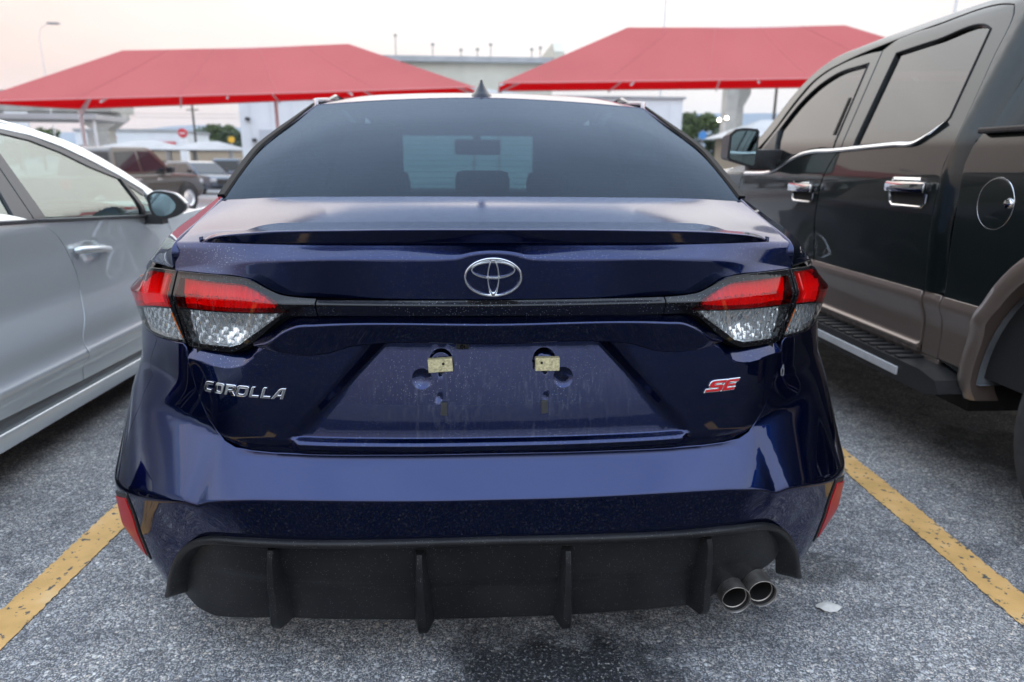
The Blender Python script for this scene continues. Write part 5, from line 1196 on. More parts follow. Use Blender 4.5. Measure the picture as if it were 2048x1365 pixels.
for y in (-.0, 3.58):
    mb = MB(); mb.lathe([(.20, .03), (.27, -.0), (.30, .008), (.315, .03), (.315, .2), (.1, .22)], (-1.66, y, .316), 'x', 36, -1.); w = mb.build('wheel', 'rubber', sv, True)
    mb = MB(); alloy(mb, (-1.672, y, .316), .215, 1., 5); mb.build('rim', 'satin', w, True); mb = MB(); mb.lathe([(0, .05), (.205, .05)], (-1.672, y, .316), 'x', 24, -1.); mb.build('dark_backing_disc', 'gap', w)  # dark disc behind the rim stands in for shade
# door handle
x = -float(sx_(np.array([.785]))[0])
mb = MB(); pts = np.array([(x+.004, 1.622, .797), (x+.024, 1.65, .797), (x+.032, 1.72, .792), (x+.032, 1.80, .784), (x+.022, 1.865, .777), (x+.004, 1.885, .776)]); mb.tube(spl(np.linspace(0, 1, 6), pts, np.linspace(0, 1, 24)), np.interp(np.linspace(0, 1, 24), [0, .12, .5, .85, 1], [.010, .016, .0165, .013, .007]), 12); mb.build('door_handle', 'silver', d1, True)
# wing mirror
MP = [(2.082, 1.003), (2.110, 1.016), (2.142, 1.020), (2.24, 1.016), (2.309, 1.006), (2.38, .987), (2.439, .964), (2.475, .945), (2.482, .935), (2.447, .905), (2.40, .890), (2.338, .883), (2.25, .882), (2.173, .888), (2.12, .91), (2.09, .949)]
# facing the driver: housing laid out across X, glass towards the rear
W_ = [(-1.622, .985), (-1.612, 1.004), (-1.595, 1.014), (-1.522, 1.013), (-1.500, 1.006), (-1.472, .982), (-1.452, .957), (-1.456, .932), (-1.475, .912), (-1.508, .894), (-1.56, .885), (-1.590, .890), (-1.606, .910)]
def mir_h(pts, y0, y1, k, m, name, parent, dz=0):
    c = np.mean(pts, 0); G = []
    for t in np.linspace(0, 1, 8):
        kk = 1-(1-k)*t**2.2; yy = y0+(y1-y0)*t+0; G.append([((p[0]-c[0])*kk+c[0], yy+.16*(p[0]-c[0]), (p[1]-c[1])*kk+c[1]+dz) for p in pts])
    mb = MB(); mb.grid(G, True); n = mb.n; k_ = len(pts); mb.F += [list(range(k_))[::-1], list(range(n-k_, n))]; return mb.build(name, m, parent, True)
WS_ = smooth_poly(W_, 38, .008); ctr = np.mean(WS_, 0)
mh = mir_h(WS_, 2.22, 2.34, .45, 'silver', 'wing_mirror', sv); mir_h(ctr+(WS_-ctr)*1.0+[0, -.004], 2.205, 2.24, .98, 'trim', 'mirror_rim', mh)
mir_h(ctr+(WS_-ctr)*[.66, .82]+[-.012, -.002], 2.201, 2.22, .98, 'mirror', 'mirror_glass', mh)
mb = MB(); mb.prism([(2.26, .85), (2.33, .85), (2.33, .90), (2.27, .90)], -1.68, -1.59); mb.build('mirror_foot', 'trim', mh)
# ------------------------------------------------------------------ litter in front
mb = MB(); rng = np.random.default_rng(7); c0 = np.array([.9095, .2476, 0.])
G = []
for r in np.linspace(0, 1, 7):
    row = []
    for k in range(18):
        a = 2*PI*k/18; rx, ry = .034*(1+.10*math.sin(3*a+1)), .021*(1+.12*math.cos(2*a)); z = .006+.010*(1-r**2)+.003*math.sin(3*a+3)*r+.0009*rng.standard_normal()*(r > .3)
        row.append(c0+[r*rx*math.cos(a), r*ry*math.sin(a), max(z, .0035)])
    G.append(row)
mb.grid(G, True); tag(mb.build('paper_litter', 'paper', None, True), 'crumpled pale paper scrap lying on the asphalt by the exhaust', 'litter')

# ------------------------------------------------------------------ background vehicles
PROF = {
 'pickup': dict(body=[(-2.75, .62), (-2.72, 1.12), (-1.05, 1.14), (1.25, 1.16), (2.55, 1.10), (2.78, 1.0), (2.82, .55), (2.6, .42), (-2.6, .48)], cab=[(-1.05, 1.12), (-.95, 1.80), (-.80, 1.90), (.55, 1.92), (.75, 1.86), (1.50, 1.16)], w=.98, tw=.76, wheels=(-1.75, 1.95), wr=.40, win=[[(-.88, 1.24), (-.80, 1.76), (.0, 1.80), (.0, 1.22)], [(.10, 1.22), (.10, 1.80), (.58, 1.79), (1.22, 1.24)]]),
 'suv': dict(body=[(-2.35, .55), (-2.38, .95), (-2.25, 1.08), (1.0, 1.06), (2.2, .98), (2.42, .85), (2.45, .45), (2.2, .28), (-2.2, .30)], cab=[(-2.25, 1.05), (-2.0, 1.55), (-1.7, 1.68), (.1, 1.70), (.45, 1.62), (1.25, 1.05)], w=.95, tw=.72, wheels=(-1.42, 1.45), wr=.36, win=[[(-1.75, 1.14), (-1.62, 1.55), (-.75, 1.58), (-.75, 1.12)], [(-.66, 1.12), (-.66, 1.58), (.15, 1.57), (.92, 1.10)]]),
 'saloon': dict(body=[(-2.30, .55), (-2.32, .92), (-1.4, .98), (.95, .93), (2.1, .82), (2.32, .68), (2.33, .40), (2.1, .25), (-2.1, .28)], cab=[(-1.75, .94), (-1.05, 1.38), (-.7, 1.44), (.2, 1.43), (.45, 1.37), (1.25, .93)], w=.90, tw=.66, wheels=(-1.35, 1.40), wr=.33, win=[[(-1.15, 1.02), (-.85, 1.32), (-.25, 1.35), (-.25, .99)], [(-.17, .99), (-.17, 1.35), (.25, 1.33), (.90, .98)]]),
}
def vehicle(kind, paint, name, label, loc, rot, lit=False, group=None):
    p = PROF[kind]; o = thing(name, label, 'pickup truck' if kind == 'pickup' else 'car', (0, 0, 0), group)
    def solid(poly, w0, w1, z0, z1, bev, nm, m):
        bm = bmesh.new(); vs = []
        for sg in (-1, 1): vs.append([bm.verts.new((sg*(w0+(w1-w0)*min(1, max(0, (z-z0)/(z1-z0)))), y, z)) for y, z in poly])
        n = len(poly); bm.faces.new(vs[0]); bm.faces.new(vs[1][::-1])
        for i in range(n): bm.faces.new([vs[0][i], vs[1][i], vs[1][(i+1) % n], vs[0][(i+1) % n]])
        bmesh.ops.recalc_face_normals(bm, faces=bm.faces[:]); bmesh.ops.bevel(bm, geom=bm.edges[:], offset=bev, segments=3, profile=.6, affect='EDGES', clamp_overlap=True)
        bm.verts.index_update(); r = mk(nm, [v.co[:] for v in bm.verts], [[v.index for v in f.verts] for f in bm.faces], m, o); bm.free(); r.data.set_sharp_from_angle(angle=rad(40)); return r
    zb = p['cab'][0][1]; zt = max(z for _, z in p['cab'])
    body = solid(p['body'], p['w'], p['w']-.03, .4, 1.1, .07, 'body', paint); cab = solid(p['cab'], p['w']-.05, p['tw'], zb, zt, .05, 'cabin', paint)
    wx = lambda z: (p['w']-.05)+(p['tw']-p['w']+.05)*(z-zb)/(zt-zb)
    for sg in (-1, 1):
        for w in p['win']:
            mb = MB(); mb.add([(sg*(wx(z)+.012), y, z) for y, z in w]+[(sg*(wx(z)-.03), y, z) for y, z in w], [[0, 1, 2, 3], [4, 7, 6, 5], [0, 4, 5, 1], [1, 5, 6, 2], [2, 6, 7, 3], [3, 7, 4, 0]]); mb.build('window', 'side_glass_far', cab)
        for y in p['wheels']:
            r = p['wr']; mb = MB(); mb.lathe([(0, .10), (r*1.18, .10), (r*1.18, .012), (r*1.14, -.012)], (sg*p['w'], y, r+.02), 'x', 24, -sg); mb.build('wheel_arch', 'gap', body, True)
            mb = MB(); mb.lathe([(r*.62, .0), (r*.85, -.02), (r, .0), (r, .18), (0, .2)], (sg*(p['w']+.012), y, r), 'x', 24, -sg); wl = mb.build('wheel', 'rubber', o, True)
            mb = MB(); mb.lathe([(0, -.01), (r*.2, -.012), (r*.55, .01), (r*.64, -.016)], (sg*(p['w']+.012), y, r), 'x', 20, -sg); rm = mb.build('rim', 'satin', wl, True)
        f = [q for q in p['body'] if q[0] > 2][0:2]
        yl = p['body'][5][0]; zl = p['body'][5][1]-.10
        mb = MB(); mb.box((sg*(p['w']-.18)-.16, yl-.16, zl-.08), (sg*(p['w']-.18)+.16, yl+.03, zl+.08), .03); mb.build('headlight', 'head_lamp' if lit else 'clear_plastic', o, True)
        yr = p['body'][1][0]; zr = p['body'][1][1]-.16
        mb = MB(); mb.box((sg*(p['w']-.10)-.09, yr-.025, zr-.14), (sg*(p['w']-.10)+.09, yr+.10, zr+.10), .02); mb.build('tail_light', 'red_reflector', o, True)
        ym = p['cab'][-1][0]-.42; mb = MB(); mb.box((sg*(p['w']+.10)-.11, ym-.06, zb+.06), (sg*(p['w']+.10)+.11, ym+.08, zb+.24), .04); mb.build('wing_mirror', 'trim', o, True)
        for y in (p['win'][0][2][0]-.22, p['win'][1][0][0]+.05) if False else (p['win'][0][3][0]-.28, p['win'][1][3][0]-.62):
            mb = MB(); mb.box((sg*(p['w']-.02)-.03, y, zb-.14), (sg*(p['w']-.02)+.03, y+.20, zb-.10), .01); mb.build('door_handle', 'satin', body, True)
    # screens front and rear
    c = p['cab']; 
    def screen(a, b, nm, k=.84):
        (ya, za), (yb, zb_) = a, b; d = np.array([yb-ya, zb_-za]); d /= np.linalg.norm(d); nrm = np.array([-d[1], d[0]]); nrm *= np.sign(nrm[0]) if nm == 'windscreen' else -np.sign(nrm[0])
        nrm = nrm*.012; q = [(ya+.08*(yb-ya), za+.08*(zb_-za)), (yb-.06*(yb-ya), zb_-.06*(zb_-za))]; V = []
        for y, z in q: V += [(-wx(z)*.9, y+nrm[0], z+nrm[1]), (wx(z)*.9, y+nrm[0], z+nrm[1])]
        for y, z in q: V += [(-wx(z)*.9, y-nrm[0]*2, z-nrm[1]*2), (wx(z)*.9, y-nrm[0]*2, z-nrm[1]*2)]
        mb = MB(); mb.add(V, [[0, 1, 3, 2], [4, 6, 7, 5], [0, 4, 5, 1], [2, 3, 7, 6], [0, 2, 6, 4], [1, 5, 7, 3]]); mb.build(nm, 'side_glass_far', cab)
    screen(c[-1], c[-2], 'windscreen'); screen(c[0], c[1], 'rear_window')
    yb = p['body'][6][0]; mb = MB(); mb.box((-p['w']*.6, yb-.10, .52), (p['w']*.6, yb+.012, .80), .02); mb.build('grille', 'trim', o)
    yb = p['body'][0][0]; mb = MB(); mb.box((-p['w']*.9, yb-.07, .45), (p['w']*.9, yb+.2, .68), .04); mb.build('rear_bumper', 'trim', o, True)
    o.location = loc; o.rotation_euler = (0, 0, rot); return o
gz = lambda x, y: float(ground_z(np.array(x), np.array(y)))
vehicle('pickup', 'brown', 'pickup_truck', 'bronze brown crew cab pickup parked beyond the silver car', (-10.45, 19.8, gz(0, 19.8)), -rad(14))
vehicle('suv', 'navy', 'suv_car', 'slate blue SUV parked ahead of the brown pickup', (-14.65, 37.4, gz(0, 37)), -rad(127))
vehicle('pickup', 'navy', 'pickup_truck', 'dark blue pickup seen from behind next to the white building corner', (-15.9, 46, gz(0, 46)), rad(6))
vehicle('suv', 'white_car', 'suv_car', 'white hatchback partly hidden between blue car and truck mirror', (3.75, 16.5, gz(0, 16.5)), rad(84))
vehicle('suv', 'brown', 'suv_car', 'far car with both headlights lit, nearest to the brown pickup roof', (-23.0, 56, gz(0, 56)), rad(172), True)
vehicle('saloon', 'silver', 'sedan_car', 'far low car with yellow headlights under the grey shade roof', (-21.0, 55, gz(0, 55)), rad(170), True)
vehicle('pickup', 'green', 'pickup_truck', 'far dark pickup with lit headlights near the white building', (-19.4, 57, gz(0, 57)), rad(176), True)
# ------------------------------------------------------------------ red shade canopies
def canopy(label, nl, nr, fl, fr, rl, rr, posts, group='red fabric shade canopies'):
    o = thing('shade_canopy', label, 'canopy', (0, 0, 0), group)
    nl, nr, fl, fr, rl, rr = [np.array(q, float) for q in (nl, nr, fl, fr, rl, rr)]
    def quad(a, b, c, d, n=16, m=8, sag=.10):      # a-b eave, d-c ridge
        G = []
        for j in range(m+1):
            t = j/m; row = []
            for i in range(n+1):
                s = i/n; p = (a*(1-s)+b*s)*(1-t)+(d*(1-s)+c*s)*t; row.append(p+np.array([0, 0, -sag*4*s*(1-s)*(.3+.7*4*t*(1-t)) if True else 0]))
            G.append(row)
        return G
    for a, b, c, d in ((nl, nr, rr, rl), (fr, fl, rl, rr), (fl, nl, rl, rl), (nr, fr, rr, rr)):
        G = np.array(quad(a, b, c, d)); n0 = np.cross(G[0, 8]-G[0, 4], G[4, 6]-G[0, 4]); G = G if n0[2] > 0 else G[:, ::-1]
        mb = MB(); mb.grid(G); mk('fabric_panel', mb.V[0], mb.F, 'red_cloth', o)
    for a, b, c, d in ((nl, nr, rr, rl), (nl, fl, rl, rl), (nr, fr, rr, rr)):
        G = np.array(quad(a, b, c, d, 20, 10))
        for j in ((4, 8, 12, 16) if not np.allclose(c, d) else ()):
            mb = MB(); mb.tube(G[:, j]+[0, 0, .006], .012, 5); mb.build('fabric_seam', 'red_seam', o, True)
    for a, b in ((nl, nr), (nr, fr), (fr, fl), (fl, nl)):
        mb = MB(); t = np.linspace(0, 1, 17)[:, None]; P = a+(b-a)*t; P[:, 2] -= .10*4*(t*(1-t))[:, 0]*.3; mb.tube(P, .028, 6); mb.build('hem', 'red_hem', o, True)
    for q in ((rl, rr), (rl, nl), (rl, fl), (rr, nr), (rr, fr)):
        mb = MB(); mb.tube([q[0]-[0, 0, .10], q[1]-[0, 0, .08]], .05, 6); mb.build('rafter', 'post', o, True)
    for k in range(1, 4):
        t = k/4; a = nl+(nr-nl)*t; r = rl+(rr-rl)*t; f = fl+(fr-fl)*t
        mb = MB(); mb.tube([a-[0, 0, .16], r-[0, 0, .2], f-[0, 0, .12]], .04, 6); mb.build('rafter', 'post', o, True)
    for x, y, z in posts:
        mb = MB(); mb.tube([(x, y, gz(x, y)), (x, y, z-.06)], .085, 10); mb.build('post', 'post', o, True)
    return o
cl = canopy('long red fabric canopy on white posts left of the shark fin', (-18.2, 26, 3.22), (.13, 26, 3.93), (-17.0, 31, 3.34), (.16, 31, 4.22), (-13.73, 28.5, 5.38), (-4.9, 28.5, 5.75), [(-17.0, 31, 3.34), (.10, 31, 4.2), (-8.6, 31, 3.8)])
mb = MB(); mb.tube([(-17.0, 31, 3.0), (-15.9, 30.2, 4.0)], .05, 6); mb.build('brace', 'post', cl, True)
canopy('red fabric canopy right of the shark fin, behind the black pickup', (1.07, 26, 4.08), (21.0, 26, 4.64), (1.2, 31, 4.28), (21.0, 31, 4.75), (6.37, 28.5, 6.54), (15.47, 28.5, 6.77), [(1.25, 31, 4.2), (21, 31, 4.7), (20.9, 26, 4.5)])
# the row of canopies goes on to the left (seen only mirrored in the truck's doors)
canopy('red fabric canopy mirrored in the black pickup doors', (-38, 24, 3.2), (-21, 24, 3.2), (-38, 29, 3.3), (-21, 29, 3.3), (-34, 26.5, 5.2), (-25, 26.5, 5.2), [(-38, 24, 3.1), (-21.2, 29, 3.2), (-38, 29, 3.2)], 'red fabric shade canopies')
for i, (x, y, p, k, lab) in enumerate(((-24, 22.5, 'silver', 'saloon', 'silver saloon mirrored in the black pickup front door'), (-29, 21.5, 'white_car', 'suv', 'white SUV mirrored in the black pickup rear door'), (-34, 21, 'navy', 'pickup', 'blue pickup mirrored in the black pickup bed side'))):
    vehicle(k, p, {'saloon': 'sedan_car', 'suv': 'suv_car', 'pickup': 'pickup_truck'}[k], lab, (x, y, gz(x, y)), rad(40+7*i))

# ------------------------------------------------------------------ buildings
def building(name, label, x0, x1, y0, y1, z1, wall, ribs=0, rib_m=None, cap=None, ribw=.05):
    o = thing(name, label, 'building', ((x0+x1)/2, y0, -.6)); mb = MB(); mb.box((x0, y0, -.7), (x1, y1, z1)); mb.build('wall', wall, o)
    if ribs:
        mb = MB()
        for x in np.arange(x0+ribs/2, x1, ribs): mb.box((x-ribw/2, y0-.04, -.7), (x+ribw/2, y0-.002, z1-.02))
        for y in np.arange(y0+ribs/2, y1, ribs):
            mb.box((x0-.04, y-ribw/2, -.7), (x0-.002, y+ribw/2, z1-.02)); mb.box((x1+.002, y-ribw/2, -.7), (x1+.04, y+ribw/2, z1-.02))
        mb.build('wall_ribs', rib_m or wall, o, kind='stuff')
    if cap: mb = MB(); mb.box((x0-.15, y0-.15, z1), (x1+.15, y1+.15, z1+cap)); mb.build('roof_edge', 'roof_metal', o)
    return o
wb = building('white_building', 'long white metal building behind the blue car under the red canopies', -13.7, 12.9, 42, 58, 5.0, 'white_wall', 1.2, cap=.12)
for x, z in ((-13.2, 3.6), (-12.9, 2.4)):
    mb = MB(); mb.box((x-.12, 41.75, z-.10), (x+.12, 41.95, z+.10), .03); mb.build('wall_lamp', 'trim', wb)
mb = MB(); mb.box((-12.6, 41.9, 2.2), (-11.4, 41.96, 3.0), .0); mb.build('notice_board', 'grey_board', wb)
hg = building('hangar', 'tall cream ribbed hangar with grey roof between the two canopies', -14, 10.3, 90, 130, 13.3, 'cream_wall', .9)
mb = MB(); mb.prism([(89.2, 13.25), (89.2, 13.9), (100, 14.9), (130, 14.9), (130, 13.25)], -14.4, 10.3); mb.build('roof', 'roof_metal', hg)
mb = MB(); mb.prism([(88.9, 12.9), (88.9, 14.6), (91, 15.9), (104, 16.2), (130, 15.4), (130, 12.9)], 10.35, 11.6); mb.build('end_parapet', 'cream_wall', hg)
mb = MB(); mb.prism([(-3.5, 9.9), (10, 8.2), (10, -.6), (-3.5, -.6)], 80, 88, 'y'); mb.build('side_wing', 'white_wall', hg)
for x, h in ((-9.5, 2.4), (-4.8, 1.4), (-1.2, .8), (.9, .9), (2.6, 1.5), (7.9, 1.0), (9.0, 1.2)):
    mb = MB(); mb.tube([(x, 93, 14.0), (x, 93, 14.4+h)], .07, 6); mb.lathe([(0, 0), (.22, .05), (.22, .3), (0, .36)], (x, 93, 14.2+h), 'z', 10); mb.build('roof_vent', 'lamp_pole', hg, True)
st = building('store_building', 'low white store building far left below the overpass pier', -49, -36.4, 90, 100, 4.7, 'white_wall', 0, cap=.3)
mb = MB(); mb.box((-49, 89.9, .5), (-36.4, 89.97, 3.0)); mb.build('shop_front', 'dark_wall', st)
mb = MB(); mb.box((-40.5, 89.8, 3.2), (-36.9, 89.89, 3.5)); mb.build('sign_band', 'sign_red', st)
s2 = building('store_building', 'tan low wall building beyond the grey shade roofs', -34, -15, 75, 84, 2.2, 'store_wall', 0, cap=.2)
mb = MB(); mb.box((-33, 74.9, -.4), (-17, 74.97, 1.2)); mb.build('shop_front', 'dark_wall', s2)
ht = thing('gatehouse', 'small tan hut with grey hipped roof beside the truck mirror', 'building', (22, 46, -.6))
mb = MB(); mb.box((18.6, 46, -.7), (27, 52, 3.0)); mb.build('wall', 'store_wall', ht)
mb = MB(); a = [(17.7, 45.2, 3.0), (28, 45.2, 3.0), (28, 53, 3.0), (17.7, 53, 3.0), (20.6, 48.5, 4.25), (25.4, 48.5, 4.25)]
mb.add(a, [[0, 1, 5, 4], [1, 2, 5], [2, 3, 4, 5], [3, 0, 4], [0, 3, 2, 1]]); mb.build('roof', 'roof_metal', ht)
# grey shade roofs on posts
def shade(label, x0, x1, y0, y1, z0, z1):
    o = thing('shade_roof', label, 'shade roof', ((x0+x1)/2, y0, -.6), 'grey shade roofs far left'); xm = (x0+x1)/2; mb = MB()
    V = [(x0, y0, z0), (x1, y0, z0), (x1, y1, z0), (x0, y1, z0), (xm-(x1-x0)*.12, (y0+y1)/2, z1), (xm+(x1-x0)*.12, (y0+y1)/2, z1)]
    mb.add(V, [[0, 1, 5, 4], [1, 2, 5], [2, 3, 4, 5], [3, 0, 4]]); mb.build('fabric_panel', 'grey_fabric', o)
    for x, y in ((x0+.3, y0+.2), (x1-.3, y0+.2), (x0+.3, y1-.2), (x1-.3, y1-.2)):
        mb = MB(); mb.tube([(x, y, gz(x, y)), (x, y, z0+.05)], .08, 6); mb.build('post', 'lamp_pole', o, True)
shade('larger grey shade roof left of the red round sign', -26.5, -20.6, 49, 54, 1.95, 2.62); shade('smaller grey shade roof right of the red round sign', -21.0, -16.2, 48, 53, 1.92, 2.55)
# ------------------------------------------------------------------ overpass
def pier(label, x, y, zt, w, d, cw, group):
    o = thing('overpass_pier', label, 'pier', (x, y, -.6), group); mb = MB(); mb.box((x-w/2, y-d/2, -.7), (x+w/2, y+d/2, zt-1.3), .12); mb.build('shaft', 'concrete', o)
    mb = MB(); mb.prism([(x-w/2, zt-1.35), (x-cw/2, zt-.45), (x-cw/2, zt), (x+cw/2, zt), (x+cw/2, zt-.45), (x+w/2, zt-1.35)], y-d/2-.05, y+d/2+.05, 'y'); mb.build('cap', 'concrete', o)
pier('hammerhead concrete pier behind the left canopy post', -30.5, 60, 4.95, 1.15, 1.3, 3.7, 'overpass piers'); pier('right hand concrete pier with a flared cap near the truck mirror', 23.0, 60, 7.45, .95, 1.2, 1.9, 'overpass piers'); pier('plain concrete pier beside the flared one', 21.3, 57, 8.6, 1.0, 1.2, 1.3, 'overpass piers')
ov = thing('overpass', 'concrete overpass girder above the far left cars', 'overpass', (-50, 60, 4.9))
mb = MB(); mb.box((-80, 58, 4.98), (-28.8, 62, 6.2), .05); mb.build('girder', 'concrete', ov)
mb = MB(); mb.box((-80, 57.4, 6.203), (-28.8, 62.6, 6.5)); mb.build('deck', 'concrete', ov)
ov = thing('overpass', 'concrete overpass deck hidden above the right piers', 'overpass', (50, 60, 7.5))
mb = MB(); mb.box((20.6, 58, 8.62), (90, 62, 9.6)); mb.build('girder', 'concrete', ov)
# ------------------------------------------------------------------ poles, lamps, signs
def pole(name, label, x, y, z, r=.12, m='pole', arms=(), cat='utility pole'):
    o = thing(name, label, cat, (x, y, -.6)); mb = MB(); mb.tube([(x, y, gz(x, y)-.1), (x, y, z)], [r, r*.75], 8); mb.build('shaft', m, o, True)
    for a, zz in arms: mb = MB(); mb.box((x-a, y-.06, zz-.06), (x+a, y+.06, zz+.06)); mb.build('crossarm', m, o)
    return o
pole('utility_pole', 'dark utility pole with a crossarm left of the white building', -32.6, 85, 7.6, .16, arms=((.7, 7.0),))
pole('utility_pole', 'dark tall utility pole right of the flared pier', 27.3, 62, 8.2, .16)
pole('utility_pole', 'thin utility pole right of the overpass pier', -39.3, 80, 6.2, .06, 'lamp_pole'); pole('utility_pole', 'thin utility pole near the truck windscreen', 31.2, 66, 8.2, .08, 'lamp_pole')
def street_lamp(label, x, y, z, arm, r=.09, h=None):
    o = thing('street_lamp', label, 'street lamp', (x, y, -.6)); mb = MB(); pts = [(x, y, gz(x, y)-.1), (x, y, z-.8)]
    if arm: pts += [(x+arm*.15, y, z-.3), (x+arm*.6, y, z-.05), (x+arm, y, z)]
    else: pts += [(x, y, z)]
    mb.tube(pts, [r]+[r*.6]*(len(pts)-1), 8); mb.build('shaft', 'pale_pole', o, True)
    mb = MB(); mb.box((x+arm-.35, y-.16, z-.06), (x+arm+.35, y+.16, z+.06), .04); mb.build('lamp_head', 'lamp_pole', o, True); return o
street_lamp('street lamp with curved arm rising above the left canopy', -27.8, 48, 9.7, 1.0, .04); street_lamp('tall lamp post rising out of the right canopy', 13.6, 50, 15.5, 0.); street_lamp('lamp post top behind the black pickup roof', 31.9, 46, 13.9, 0.5, .14)
pl = street_lamp('white twin lamp with a lit globe beside the plain pier', 20.3, 55, 4.6, 0., .06)
for x, z in ((20.35, 4.75), (19.75, 4.6)): mb = MB(); mb.lathe([(0, -.14), (.1, -.1), (.14, 0), (.1, .1), (0, .14)], (x, 54.8, z), 'z', 12); mb.build('lamp_globe', 'white_lamp', pl, True)
def sign(label, x, y, z, r, m, kind='round', h=.8):
    o = thing('sign', label, 'sign', (x, y, -.6)); mb = MB(); mb.tube([(x, y+.08, gz(x, y)), (x, y+.08, z)], .06, 6); mb.build('pole', 'lamp_pole', o, True)
    mb = MB()
    if kind == 'round': mb.lathe([(0, 0), (r, 0), (r, .12), (0, .12)], (x, y, z), 'y', 24)
    else: mb.box((x-r, y, z-h), (x+r, y+.12, z+h), .03)
    mb.build('sign_face', m, o); return o
s = sign('red round sign with a white bar on a white pylon', -24.2, 60, 3.45, .38, 'sign_red'); mb = MB(); mb.box((-24.42, 59.97, 3.39), (-23.98, 59.995, 3.49)); mb.build('white_bar', 'sign_white', s); mb = MB(); mb.box((-24.5, 59.9, -.6), (-23.9, 60.3, 3.0)); mb.build('pylon', 'sign_white', s)
sign('yellow round sign in front of the far trees', -20.9, 62, 3.0, .27, 'sign_yellow'); s = sign('white board with a red disc left of the overpass pier', -31.9, 62, 2.9, 1.1, 'sign_white', 'board', .75)
mb = MB(); mb.lathe([(0, 0), (.38, 0), (.38, .02), (0, .02)], (-30.9, 61.9, 3.1), 'y', 20); mb.build('red_disc', 'sign_red', s)
sign('white board with red border under the overpass girder', -36.2, 58, 4.2, .9, 'sign_white', 'board', .7); sign('small blue round sign in front of the right trees', 17.6, 52, 3.3, .30, 'sign_blue')
pc = thing('carport_beam', 'pale grey carport roof edge on a post beyond the silver car roof', 'carport', (-20, 33, -.4)); mb = MB(); mb.box((-30, 33, 3.0), (-17.4, 36, 3.25), .03); mb.build('roof', 'grey_fabric', pc)
for x in (-17.6, -24): mb = MB(); mb.tube([(x, 33.2, gz(x, 33)), (x, 33.2, 3.0)], .07, 8); mb.build('post', 'post', pc, True)
wr = thing('power_line', 'thin overhead wires crossing the sky under the left canopy', 'cable', (-40, 85, 6))
for z in (6.6, 7.0): mb = MB(); t = np.linspace(0, 1, 24); mb.tube(np.column_stack([-80+160*t*.55, 85+0*t, z-1.2*4*t*(1-t)*.4]), .018, 4); mb.build('wire', 'pole', wr, True)
# ------------------------------------------------------------------ trees and hills
def tree_mesh(seed, h, w, n=2600, leaf=.30):
    rng = np.random.default_rng(seed); cl = []
    for k in range(26):
        a = rng.uniform(0, 2*PI); r = w*.5*math.sqrt(rng.uniform(0, 1)); z = h*(.30+.68*rng.uniform(0, 1)**.8); r *= math.sqrt(max(.08, 1-((z/h-.55)/.5)**2)); cl.append((r*math.cos(a), r*math.sin(a), z, rng.uniform(.12, .24)*w))
    V, F = [], []
    for i in range(n):
        cx, cy, cz, cr_ = cl[rng.integers(len(cl))]; d = rng.standard_normal(3); d /= np.linalg.norm(d); p = np.array([cx, cy, cz])+d*cr_*rng.uniform(.45, 1.)**.5*[1, 1, .75]
        u = rng.standard_normal(3); u /= np.linalg.norm(u); v = np.cross(u, d+.3*rng.standard_normal(3)); v /= max(np.linalg.norm(v), 1e-6); s = leaf*rng.uniform(.6, 1.4); b = len(V)
        V += [p-u*s-v*s*.5, p+u*s-v*s*.5, p+u*s*.7+v*s*.6, p-u*s*.7+v*s*.6]; F.append([b, b+1, b+2, b+3])
    tr = MB(); tr.tube([(0, 0, -.5), (.05, 0, h*.3), (0, .1, h*.75)], [w*.045, w*.035, w*.012], 8)
    for k in range(7):
        c = cl[k]; tr.tube([(0, 0, h*(.22+.04*k)), (c[0]*.5, c[1]*.5, (h*.3+c[2])/2), (c[0], c[1], c[2])], [w*.02, w*.014, w*.006], 5)
    return V, F, tr
protos = []
for sd, h, w, m in ((1, 9.5, 8., 'leaf'), (2, 8., 7., 'leaf_dark'), (3, 10.5, 9., 'leaf')):
    V, F, tr = tree_mesh(sd, h, w); protos.append((V, F, tr, m))
def tree(k, label, x, y, z, sc, group):
    V, F, tr, m = protos[k]; o = thing('tree', label, 'tree', (0, 0, 0), group)
    if ('c', k) not in tree.cache:
        c = mk('crown', V, F, m, o, None, False); t = tr.build('trunk', 'bark', o, True); tree.cache[('c', k)] = (c.data, t.data)
    else:
        for nm, me in zip(('crown', 'trunk'), tree.cache[('c', k)]): q = bpy.data.objects.new(nm, me); C.objects.link(q); q.parent = o
    o.location = (x, y, z); o.scale = (sc, sc, sc); o.rotation_euler = (0, 0, x*1.7)
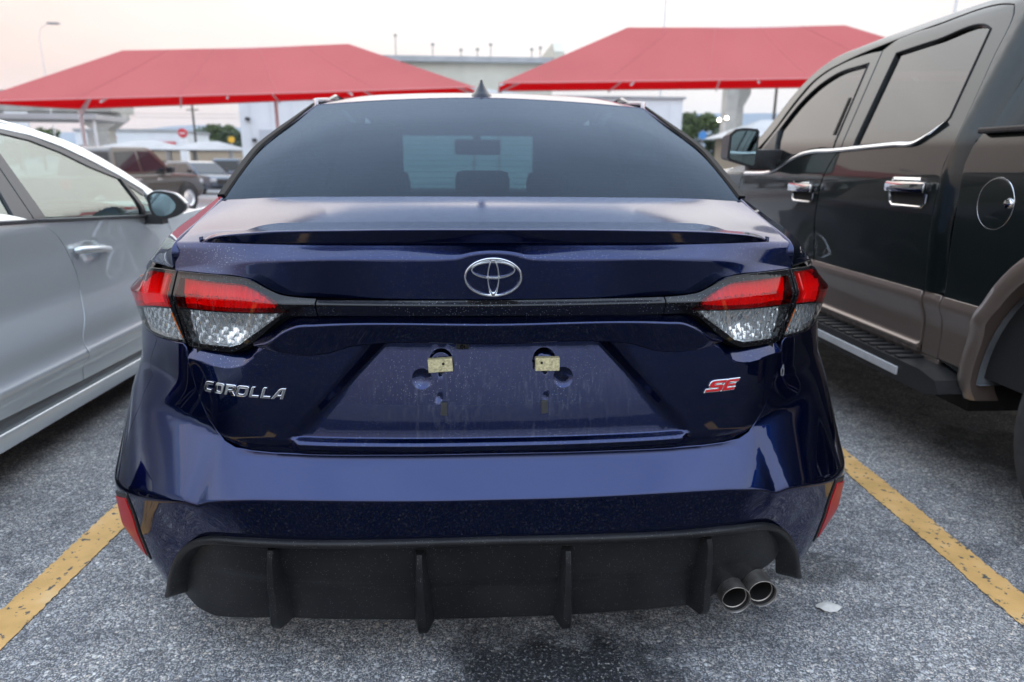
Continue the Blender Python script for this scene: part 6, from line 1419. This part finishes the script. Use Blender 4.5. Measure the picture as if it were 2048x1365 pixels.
tree.cache = {}
rng = np.random.default_rng(11)
xs_ = [(31.5, 108, .9, 0), (35.5, 112, 1.0, 2), (39, 108, .86, 1), (43, 112, .85, 0), (47.5, 110, .88, 1), (51.5, 113, .80, 2), (56, 112, .86, 0), (61, 114, .9, 1), (66, 113, .9, 2)]
for i, (x, y, s, k) in enumerate(xs_): tree(k, 'green oak beyond the right overpass piers in the tree belt', x, y, -1.2, s, 'trees beyond the right piers')
for i, (x, y, s, k) in enumerate([(-60, 152, .86, 1), (-56.5, 150, .80, 0), (-52.8, 151, .95, 2), (-49.5, 149, 1.0, 1), (-88, 150, .9, 0), (-94, 152, .95, 1)]): tree(k, 'green tree in the far left belt below the hills', x, y, -1.2, s, 'trees beyond the far left signs')
def hills(name, pts, y, m):
    x = np.linspace(pts[0][0], pts[-1][0], 160); z = spl(*np.array(pts, float).T, x); rng = np.random.default_rng(5); z = z+5*np.convolve(rng.standard_normal(160), np.ones(5)/5, 'same')
    G = [np.column_stack([x, 0*x+y-500, 0*x-8]), np.column_stack([x, 0*x+y-150, z*.62]), np.column_stack([x, 0*x+y, z]), np.column_stack([x, 0*x+y+600, 0*x-8])]
    mb = MB(); mb.grid(G); return mb.build(name, m, None, True, 'structure')
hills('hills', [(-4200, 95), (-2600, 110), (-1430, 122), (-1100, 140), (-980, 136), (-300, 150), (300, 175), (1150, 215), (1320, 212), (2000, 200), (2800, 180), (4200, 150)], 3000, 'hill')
# ------------------------------------------------------------------ thin evening air
def haze_box(density):
    m = bpy.data.materials.new('haze_air'); m.use_nodes = True; t = m.node_tree; t.nodes.clear()
    o = t.nodes.new('ShaderNodeOutputMaterial'); v = t.nodes.new('ShaderNodeVolumePrincipled')
    v.inputs['Color'].default_value = (.80, .86, .95, 1); v.inputs['Density'].default_value = density
    t.links.new(v.outputs[0], o.inputs['Volume'])
    mb = MB(); mb.box((-5200, -420, -15), (5200, 4200, 260)); h = mb.build('haze', m, None); h['kind'] = 'stuff'
haze_box(1.2e-4)
